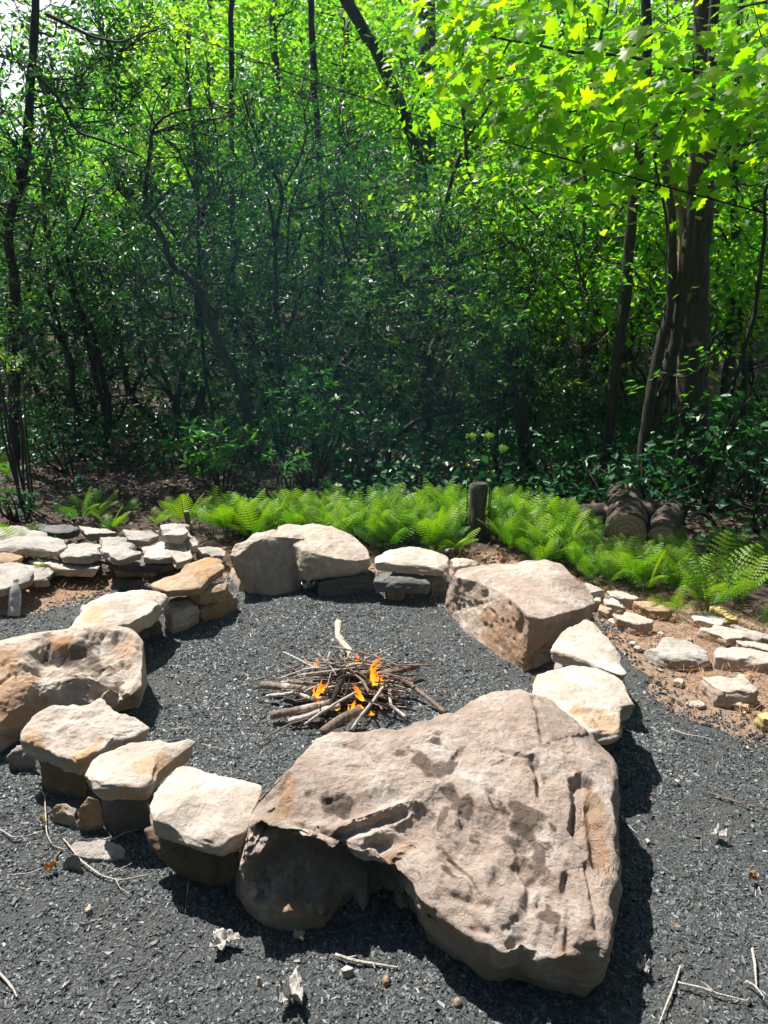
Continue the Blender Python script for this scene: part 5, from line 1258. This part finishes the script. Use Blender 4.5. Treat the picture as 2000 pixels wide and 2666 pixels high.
# ------------------------------------------------------------------ the fire
FCX, FCY = at_z(*fc((790, 700)))[:2]
def stick(name, pts, r, label, cat, group=None, mat='stick', n=16, jit=.006, seed=0, sides=8, zs=None, gnd=0.):
    W_ = np.array([at_z(p[0], p[1], p[2]) for p in pts])
    P = smooth_path(W_, n, jit, seed); mb = MB(); tube(mb, P, np.array(r) * .82, sides, .16, seed)
    o = link(name, mb.mesh(name, P[0]), M[mat], loc=P[0]); return tag(o, label, cat, group)
SG = 'sticks of the campfire'
def fs(*pts): return [fc(p[:2]) + (p[2],) for p in pts]
for k, (pts, r, lab, mat) in enumerate([
    (fs((825, 440, .09), (800, 345, .1), (745, 275, .105), (706, 225, .11), (715, 120, .13)), [.021, .019, .021, .018, .02], 'bare pale branch sticking up at the back of the fire', 'palewood'),
    (fs((120, 600, .03), (280, 615, .04), (450, 640, .06), (640, 640, .08)), .02, 'thick rough-barked log at the left of the fire', 'stick'),
    (fs((190, 840, .025), (330, 815, .03), (520, 780, .05), (700, 730, .06)), .02, 'thick split log at the lower left of the fire', 'stick'),
    (fs((160, 690, .02), (280, 685, .03), (400, 665, .04), (520, 720, .05), (640, 700, .06)), .011, 'kinked pale stick between the two thick left logs', 'twig'),
    (fs((330, 885, .02), (480, 850, .03), (600, 800, .05), (720, 760, .06)), .015, 'stout pale stick at the front left of the fire', 'twig'),
    (fs((600, 970, .02), (700, 900, .03), (800, 840, .05), (880, 800, .06)), [.02, .024, .026], 'stubby log with a bare yellow end at the front of the fire', 'stick'),
    (fs((1540, 815, .015), (1400, 700, .03), (1270, 600, .05), (1150, 545, .07), (1000, 520, .09)), [.011, .013, .014], 'long speckled branch reaching right from the fire towards the big boulder', 'stick'),
    (fs((1340, 455, .05), (1260, 470, .05), (1170, 500, .06), (1040, 520, .07)), .019, 'thick stub of wood at the right back of the fire', 'stick'),
    (fs((640, 430, .07), (740, 450, .08), (860, 480, .09), (1000, 520, .08)), .016, 'dark log across the back of the fire', 'char'),
    (fs((400, 525, .05), (560, 515, .07), (700, 510, .09), (900, 560, .08)), .012, 'long pale stick over the left back of the fire', 'twig'),
    (fs((350, 580, .05), (500, 590, .07), (640, 590, .08), (800, 620, .08)), .013, 'tan stick lying just above the thick left log', 'stick'),
    (fs((610, 850, .03), (650, 770, .06), (700, 660, .1), (740, 570, .12)), .014, 'charred stick leaning up through the middle of the fire', 'char'),
    (fs((820, 950, .02), (880, 860, .05), (980, 740, .09), (1060, 620, .12)), .008, 'straight thin stick leaning at the front of the fire', 'twig'),
    (fs((1110, 640, .07), (1115, 760, .04), (1180, 810, .03), (1230, 850, .02)), .009, 'bent pale stick at the right front of the fire', 'twig'),
    (fs((450, 910, .03), (560, 830, .06), (700, 740, .1), (850, 660, .12)), .007, 'long thin grey stick across the front of the fire', 'twig'),
    (fs((650, 350, .12), (625, 430, .09), (600, 470, .07), (640, 510, .06)), .008, 'crooked stick end poking up at the left back of the fire', 'twig'),
    (fs((90, 1055, .008), (230, 960, .01), (350, 900, .03), (480, 860, .05)), .004, 'long hair-thin twig trailing to the lower left of the fire', 'stick'),
    (fs((30, 580, .02), (200, 530, .04), (330, 480, .06), (460, 430, .07)), .004, 'hair-thin twig pointing left from the fire', 'stick'),
    (fs((290, 350, .06), (400, 400, .07), (500, 450, .07), (620, 510, .06)), .006, 'pale twig at the upper left of the fire', 'twig')]):
    stick('stick', pts, r, lab, 'stick', SG, mat, seed=k, sides=10 if np.max(r) > .012 else 6, n=22)
rng = np.random.default_rng(12)
for k in range(170):
    a = rng.uniform(0, 6.28); tang = rng.normal(0, .5); L = rng.uniform(.16, .5)
    q = rng.uniform(0, .13); c = np.array([FCX + math.cos(a) * q, FCY + math.sin(a) * q * .8 + .02, .04 + rng.uniform(0, .12)])
    b = rng.uniform(0, 6.28) if rng.uniform() < .4 else rng.normal(0, .45) + (3.14 if rng.uniform() < .5 else 0)
    d = np.array([math.cos(b), math.sin(b), 0]); t0 = rng.uniform(.3, .7)
    A = c - d * L * t0; B = c + d * L * (1 - t0)
    A[2] = max(.012, c[2] - .28 * L * t0 * rng.uniform(.2, 1.4)); B[2] = max(.012, c[2] - .28 * L * (1 - t0) * rng.uniform(-.5, 1.4))
    P = smooth_path([A, .66 * A + .34 * B + rng.normal(0, .012, 3), .33 * A + .67 * B + rng.normal(0, .012, 3), B], 14)
    mb = MB(); r0 = rng.choice([.0018, .0025, .0035, .005, .008], p=[.34, .3, .22, .1, .04]); tube(mb, P, [r0 * 1.2, r0, r0 * .7], 6, .1, k)
    if rng.uniform() < .5:
        i = rng.integers(4, 10); tube(mb, smooth_path([P[i], P[i] + .35 * L * norm(P[i + 1] - P[i] + rng.normal(0, .02, 3)) + np.array([0, 0, rng.uniform(-.02, .06)])], 6), [r0 * .6, r0 * .3], 4)
    o = link('stick', mb.mesh('stick', P[0]), M['char' if rng.uniform() < .35 and q < .09 else ('twig' if rng.uniform() < .42 else 'stick')], loc=P[0])
    tag(o, 'one of the many thin dry twigs heaped in the campfire', 'stick', 'thin twigs heaped in the fire')

fire = empty('fire', (FCX, FCY, .05), 'small orange fire flickering among the heaped sticks', 'fire')
for k, (pts, w, zz) in enumerate([
    (fs((985, 600, .09), (968, 520, .14), (970, 450, .19), (1010, 410, .22), (1065, 392, .24)), [.012, .014, .013, .014, .001], 0), (fs((1005, 600, .09), (1000, 540, .12), (975, 480, .16)), [.012, .009, .001], 0),
    (fs((555, 460, .08), (550, 430, .1), (540, 390, .13)), [.012, .011, .0006], 0), (fs((850, 460, .1), (860, 420, .13), (868, 350, .17)), [.013, .012, .0006], 0),
    (fs((540, 690, .07), (560, 640, .1), (590, 560, .14)), [.01, .013, .0006], 0), (fs((590, 660, .08), (620, 620, .1), (650, 590, .12)), [.012, .009, .0006], 0),
    (fs((905, 720, .07), (880, 660, .1), (830, 590, .13)), [.014, .013, .0006], 0), (fs((820, 790, .05), (835, 750, .07), (850, 720, .08)), [.012, .01, .0006], 0),
    (fs((690, 790, .04), (700, 760, .06), (690, 730, .07)), [.013, .012, .0006], 0), (fs((905, 780, .05), (890, 760, .06), (870, 750, .07)), [.009, .007, .0006], 0),
    (fs((540, 745, .05), (560, 738, .06), (575, 720, .07)), [.007, .006, .0006], 0), (fs((1055, 580, .08), (1045, 560, .1), (1060, 540, .11)), [.008, .008, .0006], 0), (fs((975, 830, .03), (970, 815, .04), (965, 800, .05)), [.006, .005, .0006], 0), (fs((800, 460, .09), (805, 440, .1), (815, 420, .12)), [.008, .007, .0006], 0)]):
    P = smooth_path(np.array([at_z(*p) for p in pts]), 16, .006, k); off = np.array([FCX, FCY, .05])
    mb = MB(); rr_ = np.random.default_rng(900 + k)
    for q in range(4):
        f_ = [1, .8, .62, .45][q]; Pq = P[:1] + (P - P[:1]) * f_ + np.linspace(.4, 1, 16)[:, None] * (rr_.normal(0, 1, 3) * np.array([.011, .008, .002]) * (q > 0)) + .005 * np.stack([perlin(np.stack([np.linspace(0, 5, 16), np.full(16, q * 3.3 + k), np.full(16, 7. * a_)], 1)) for a_ in range(3)], 1)
        tube(mb, Pq, np.array(w) * [.46, .36, .32, .28][q], 10, .45, k + 20 * q)
    me = mb.mesh('flame', off); nv = len(me.vertices)
    tt = np.tile(np.concatenate([np.repeat(np.linspace(0, 1, 16), 10), [0, 1]]), 4); me.attributes['tint'].data.foreach_set('value', tt.astype(np.float32))
    link('flame', me, M['flame'], fire)

# ------------------------------------------------------------------ small things on the ground
TW = 'dry twigs lying on the gravel'
def twig(pts, r, lab, branches=(), mat='twig'):
    P = smooth_path(np.array([at_z(p[0], p[1], .018) for p in pts]), 26, .012, len(pts) + int(pts[0][0])); mb = MB(); r *= .68; tube(mb, P, [r, r, r * .5], 6, .12, int(pts[0][0]))
    for b in branches: tube(mb, smooth_path(np.array([at_z(p[0], p[1], .02) for p in b]), 14, .006), [r * .6, r * .3], 5)
    o = link('twig', mb.mesh('twig', P[0]), M[mat], loc=P[0]); tag(o, lab, 'twig', TW)
twig(c7([(160, 245), (195, 280), (200, 360), (205, 450), (230, 500), (290, 515)]), .0035, 'bent whitish twig standing out below the tan slab at the left')
twig(c7([(5, 430), (60, 465), (120, 460), (190, 435)]), .003, 'thin wavy twig at the left edge of the gravel')
twig(c7([(275, 470), (350, 560), (440, 625), (520, 645), (660, 620)]), .004, 'long forked white twig crossing the half-buried stone', [c7([(500, 645), (515, 680), (560, 710)]), c7([(440, 625), (520, 600), (570, 575)])])
twig(c7([(815, 655), (810, 720), (800, 790)]), .0025, 'short dark twig pointing down in front of the brown supporting stone', [c7([(805, 755), (825, 775)])], 'stick')
twig(c7([(450, 470), (500, 470), (540, 445), (605, 430)]), .0025, 'thin twig lying left of the brown supporting stone')
twig(c7([(-20, 1030), (30, 1075), (60, 1110), (78, 1145)]), .005, 'pale bent twig in the lower left corner')
twig(c7([(30, 627), (120, 620), (200, 590), (280, 560)]), .002, 'hair-thin twig beside the orange leaf')
twig(c7([(1450, 970), (1510, 990), (1560, 1000), (1640, 1010), (1720, 1020)]), .006, 'knobbly peeling twig in front of the boulder hollow', [c7([(1500, 985), (1540, 975)]), c7([(1610, 1005), (1620, 1030)])])
twig(c8([(1280, 1020), (1250, 1110), (1215, 1190), (1185, 1270)]), .004, 'straight white twig running down at the lower right')
twig(c8([(1270, 1090), (1380, 1110), (1440, 1130), (1580, 1158)]), .004, 'forked twig lying across the straight white one', [c8([(1420, 1128), (1390, 1100), (1370, 1088)])])
twig(c8([(1595, 945), (1605, 1010), (1610, 1110)]), .0055, 'short pale twig near the lower right edge')
twig(c8([(1560, 1095), (1600, 1120), (1640, 1170)]), .0045, 'curved twig in the lower right corner')
twig(c8([(1240, 0), (1310, 25), (1380, 35), (1430, 52)]), .004, 'gently curved twig on the gravel below the round-edged cream slab')
twig(c8([(1400, 265), (1480, 295), (1530, 310), (1610, 330)]), .004, 'brown twig at the right side of the gravel', (), 'stick')
twig(c8([(1030, 370), (1060, 405), (1098, 440)]), .003, 'short twig in the shadow right of the foreground boulder')
twig(c5([(870, 1140), (920, 1155), (1030, 1178)]), .0025, 'thin twig inside the ring near the foreground boulder')
twig(c5([(740, 1080), (780, 1075), (835, 1078)]), .004, 'small straight twig inside the ring at the left')
twig(c5([(410, 435), (440, 400), (465, 365)]), .004, 'grey forked twig lying below the diamond-shaped slab')
twig(c5([(530, 420), (575, 400), (605, 380), (680, 378)]), .006, 'crooked branch below the low wall', (), 'stick')
rng = np.random.default_rng(14)
for k in range(22):
    sx, sy = (rng.uniform(1620, 2020), rng.uniform(1900, 2640)) if k % 2 else (rng.uniform(0, 1000), rng.uniform(2180, 2640))
    a = rng.uniform(0, 3.14); L = rng.uniform(18, 55); d = np.array([math.cos(a), math.sin(a) * .6]) * L
    twig([(sx, sy), (sx + d[0] * .5 + rng.normal(0, 5), sy + d[1] * .5 + rng.normal(0, 5)), (sx + d[0], sy + d[1])], rng.uniform(.0012, .0026), 'tiny bit of twig lying loose on the gravel', (), 'stick' if k % 3 else 'twig')

def crumple(name, sx, sy, size, mat, lab, cat, seed, pts=None, lift=.03, flat=.4, group=None):
    """a dry curled leaf: a lobed sheet with some thickness"""
    rng = np.random.default_rng(seed); c = at_z(sx, sy, .012)
    n = 40; th = np.linspace(0, 2 * np.pi, n, endpoint=False)
    rad = size * (.42 + .5 * np.abs(np.cos(1.5 * th + .35 * np.sin(th + seed) + seed)) ** 1.4 + .3 * fbm(np.stack([np.cos(th) * 1.6, np.sin(th) * 1.6, th * 0 + seed * 2.2], 1), 3)); rad = np.clip(rad, .12 * size, 1.3 * size)
    V = []; rings = 7
    for q in range(rings + 1):
        s = q / rings; x = np.cos(th) * rad * s; y = np.sin(th) * rad * s * .8
        P = np.stack([x / size * 2.4 + seed, y / size * 2.4, np.zeros(n)], 1)
        z = lift * (s ** 2 * .5 + .8 * fbm(P, 3) * s) + lift * .35
        V.append(np.stack([x, y, np.maximum(z, .001)], 1))
    V = np.array(V); T = V.copy(); T[..., 2] += .0012
    m = (rings + 1) * n
    i = np.arange(rings)[:, None] * n; j = np.arange(n)[None]; j2 = (j + 1) % n
    q1 = np.stack([i + j, i + n + j, i + n + j2, i + j2], -1).reshape(-1, 4)
    e = rings * n + np.arange(n); e2 = rings * n + (np.arange(n) + 1) % n
    F = np.concatenate([q1[:, ::-1], q1 + m, np.stack([e, e2, e2 + m, e + m], 1)])
    me = mesh_np(name, np.concatenate([V.reshape(-1, 3), T.reshape(-1, 3)]), [F], {'tint': np.full(2 * m, .97 if mat == 'dryleaf' else .6)})
    o = link(name, me, M[mat], loc=c); o.rotation_euler = (0, 0, rng.uniform(0, 6)); return tag(o, lab, cat, group)
DL = 'dry leaves on the gravel'
crumple('dry_leaf', *c7([(965, 935)])[0], .045, 'paper', 'curled grey dead leaf on the gravel below the brown supporting stone', 'leaf', 1, group=DL)
crumple('dry_leaf', *c7([(1262, 1175)])[0], .05, 'paper', 'large crumpled whitish dead leaf near the bottom edge', 'leaf', 5, lift=.045, group=DL)
crumple('dry_leaf', *c7([(215, 615)])[0], .022, 'straw', 'rolled orange-brown leaf on the gravel at the left', 'leaf', 3, group=DL)
crumple('dry_leaf', *c7([(187, 408)])[0], .014, 'yellow', 'small yellow leaf beside the grey and orange stone', 'leaf', 4, group=DL)
crumple('dry_leaf', *c8([(1440, 468)])[0], .03, 'paper', 'white curled leaf on the gravel at the right', 'leaf', 6, group=DL)
crumple('dry_leaf', *c8([(1120, 1050)])[0], .022, 'paper', 'narrow pale bark flake at the lower right', 'leaf', 7, group=DL)
crumple('dry_leaf', *c7([(1295, 915)])[0], .022, 'dryleaf', 'brownish leaf in the shade of the boulder hollow', 'leaf', 8, group=DL)
crumple('dry_leaf', *c8([(1590, 655)])[0], .018, 'straw', 'small tan leaf at the right edge of the gravel', 'leaf', 9, group=DL)
crumple('foil_scrap', *c5([(1335, 480)])[0], .075, 'foil', 'crumpled silver foil scrap at the foot of the far boulders', 'litter', 12, lift=.06)
for k, (pts, lab) in enumerate([(c7([(362, 785), (385, 748), (402, 755), (395, 780), (372, 792)]), 'white pointed stone chip on the lower left gravel'), (c7([(1465, 1030), (1500, 1015), (1535, 1030), (1515, 1050), (1475, 1050)]), 'white stone chip under the peeling twig'),
                                (c8([(308, 1158), (325, 1155), (330, 1172), (312, 1180)]), 'small orange pebble below the foreground boulder'), (c7([(1108, 1070), (1122, 1068), (1126, 1080), (1112, 1083)]), 'tiny white pebble near the bottom edge'), (c8([(0, 1062), (18, 1062), (20, 1085), (2, 1088)]), 'orange and white pebble right of the crumpled leaf')]):
    rock('pebble', pts, lab, 'pebble', 'pebbles on the gravel', z=.022, zb=-.004, mat='rusty' if 'orange' in lab else 'slab', n=30, rt=8, rs=6, amp=.5, chips=3, seed=200 + k, dome=.004)

# plastic bottle standing on the gravel at the left
def bottle():
    c = at_z(*c5([(62, 598)])[0], .0)
    root = empty('plastic_bottle', (c[0], c[1], .012), 'crushed clear plastic bottle on the gravel edge at the left', 'bottle')
    prof = [(.001, 0), (.029, .002), (.032, .012), (.031, .05), (.028, .055), (.032, .062), (.032, .1), (.029, .106), (.032, .112), (.03, .14), (.022, .165), (.013, .18), (.0125, .19)]
    n = 32; th = np.linspace(0, 2 * np.pi, n, endpoint=False); V = []
    for r_, z in prof: V.append(np.stack([np.cos(th) * r_, np.sin(th) * r_, np.full(n, z)], 1))
    V = np.concatenate(V); V[:, :2] *= (1 + .14 * fbm(V * 30 + 2, 2))[:, None]
    i = np.arange(len(prof) - 1)[:, None] * n; j = np.arange(n)[None]; j2 = (j + 1) % n
    q = np.stack([i + j, i + j2, i + n + j2, i + n + j], -1).reshape(-1, 4)
    link('body', mesh_np('body', V, [q]), M['bottle'], root)
    capz = [(.0001, .208), (.0145, .207), (.015, .205), (.015, .19), (.0001, .189)]
    V = np.concatenate([np.stack([np.cos(th) * r_, np.sin(th) * r_, np.full(n, z)], 1) for r_, z in capz])
    i = np.arange(len(capz) - 1)[:, None] * n
    q = np.stack([i + j, i + n + j, i + n + j2, i + j2], -1).reshape(-1, 4)
    link('cap', mesh_np('cap', V, [q]), M['cap'], root)
    root.rotation_euler = (R(-28), R(8), .4)
bottle()

# the line strung through the trees
A_, B_ = at_y(2150, 598, 4.8), at_y(420, 62, 10.5)
P = np.array([A_ * (1 - t) + B_ * t - np.array([0, 0, .1 * math.sin(math.pi * t)]) for t in np.linspace(0, 1, 50)])
mb = MB(); tube(mb, P, .0055, 6)
o = link('cable', mb.mesh('cable', P[0]), M['cable'], loc=P[0]); tag(o, 'thin dark cable strung diagonally through the trees', 'cable')

# ------------------------------------------------------------------ air and smoke
def vol_mat(name, col, dens, aniso=.3):
    m, nt = new_mat(name)
    v = N(nt, 'ShaderNodeVolumePrincipled', i_Density=dens, i_Anisotropy=aniso); v.inputs['Color'].default_value = (*col, 1)
    o = N(nt, 'ShaderNodeOutputMaterial'); nt.links.new(v.outputs[0], o.inputs[1]); return m
bx = [(x, y, z) for z in (-1.6, 29) for y in (-40, 70) for x in (-50, 50)]
o = link('haze', mesh_np('haze', bx, [[[0, 2, 3, 1], [4, 5, 7, 6], [0, 1, 5, 4], [2, 6, 7, 3], [0, 4, 6, 2], [1, 3, 7, 5]]], smooth=False), vol_mat('haze', (.45, .8, 1), .0008)); tag(o, kind='stuff')
# a slow bluish plume drifting back from the fire
n, m = 28, 18; t_ = np.linspace(0, 1, m); th_ = np.linspace(0, 2 * np.pi, n, endpoint=False)
cx, cy, cz = -.02 - .6 * t_ ** 1.2, 3.1 + 2.3 * t_, .15 + 2.7 * t_ ** 1.1
rx = .04 + 1.15 * np.sin(np.pi * np.clip(t_ * .78 + .02, 0, 1)) ** 1.3
V = np.stack([np.stack([cx[k] + rx[k] * np.cos(th_), cy[k] + rx[k] * .8 * np.sin(th_), np.full(n, cz[k])], 1) for k in range(m)]).reshape(-1, 3)
V += .12 * np.stack([fbm(V * 1.4 + 9 * k, 3) for k in range(3)], 1) * np.repeat(t_, n)[:, None]
V = np.concatenate([V, [[cx[0], cy[0], cz[0] - .03]], [[cx[-1], cy[-1], cz[-1] + .25]]])
i = np.arange(m - 1)[:, None] * n; j = np.arange(n)[None]; j2 = (j + 1) % n; k = np.arange(n); k2 = (k + 1) % n
o = link('smoke', mesh_np('smoke', V, [np.stack([i + j, i + j2, i + n + j2, i + n + j], -1).reshape(-1, 4), np.concatenate([np.stack([np.full(n, m * n), k2, k], 1), np.stack([np.full(n, m * n + 1), (m - 1) * n + k, (m - 1) * n + k2], 1)])]), vol_mat('smoke', (.3, .75, 1), .009))
tag(o, 'thin bluish smoke drifting up and back from the campfire', 'smoke', kind='stuff')

# ------------------------------------------------------------------ light, sky, camera
SUN_EL, SUN_AZ = R(61), R(-42)     # azimuth from +y, negative = left
w = bpy.data.worlds.new('World'); scene.world = w; w.use_nodes = True
nt = w.node_tree; bg = nt.nodes['Background']
sky = nt.nodes.new('ShaderNodeTexSky'); sky.sky_type = 'NISHITA'; sky.sun_disc = False
sky.sun_elevation = SUN_EL; sky.sun_rotation = SUN_AZ
sky.air_density = 1.0; sky.dust_density = 1.0
nt.links.new(sky.outputs[0], bg.inputs[0]); bg.inputs[1].default_value = .05
ld = bpy.data.lights.new('sun', 'SUN'); ld.energy = 5.0; ld.angle = R(.5); ld.color = (1, .95, .87)
lo = bpy.data.objects.new('sun', ld); COL.objects.link(lo)
sd = Vector((math.sin(SUN_AZ) * math.cos(SUN_EL), math.cos(SUN_AZ) * math.cos(SUN_EL), math.sin(SUN_EL)))
lo.rotation_euler = sd.to_track_quat('Z', 'Y').to_euler(); lo.location = sd * 30

cd = bpy.data.cameras.new('camera'); cam = bpy.data.objects.new('camera', cd); COL.objects.link(cam)
cam.location = (0, 0, CAM_H); cam.rotation_euler = (math.pi / 2 - PITCH, 0, 0)
cd.sensor_fit = 'VERTICAL'; cd.sensor_height = 36; cd.lens = 36 * FPX / 2666
cd.clip_start = .02; cd.clip_end = 500
scene.camera = cam

scene.view_settings.view_transform = 'Standard'; scene.view_settings.look = 'None'
scene.view_settings.exposure = 0.83; scene.view_settings.gamma = 1
c = scene.cycles
c.max_bounces = 7; c.diffuse_bounces = 4; c.glossy_bounces = 2; c.transmission_bounces = 4; c.transparent_max_bounces = 8; c.volume_bounces = 0
c.use_denoising = True; c.caustics_reflective = False; c.caustics_refractive = False
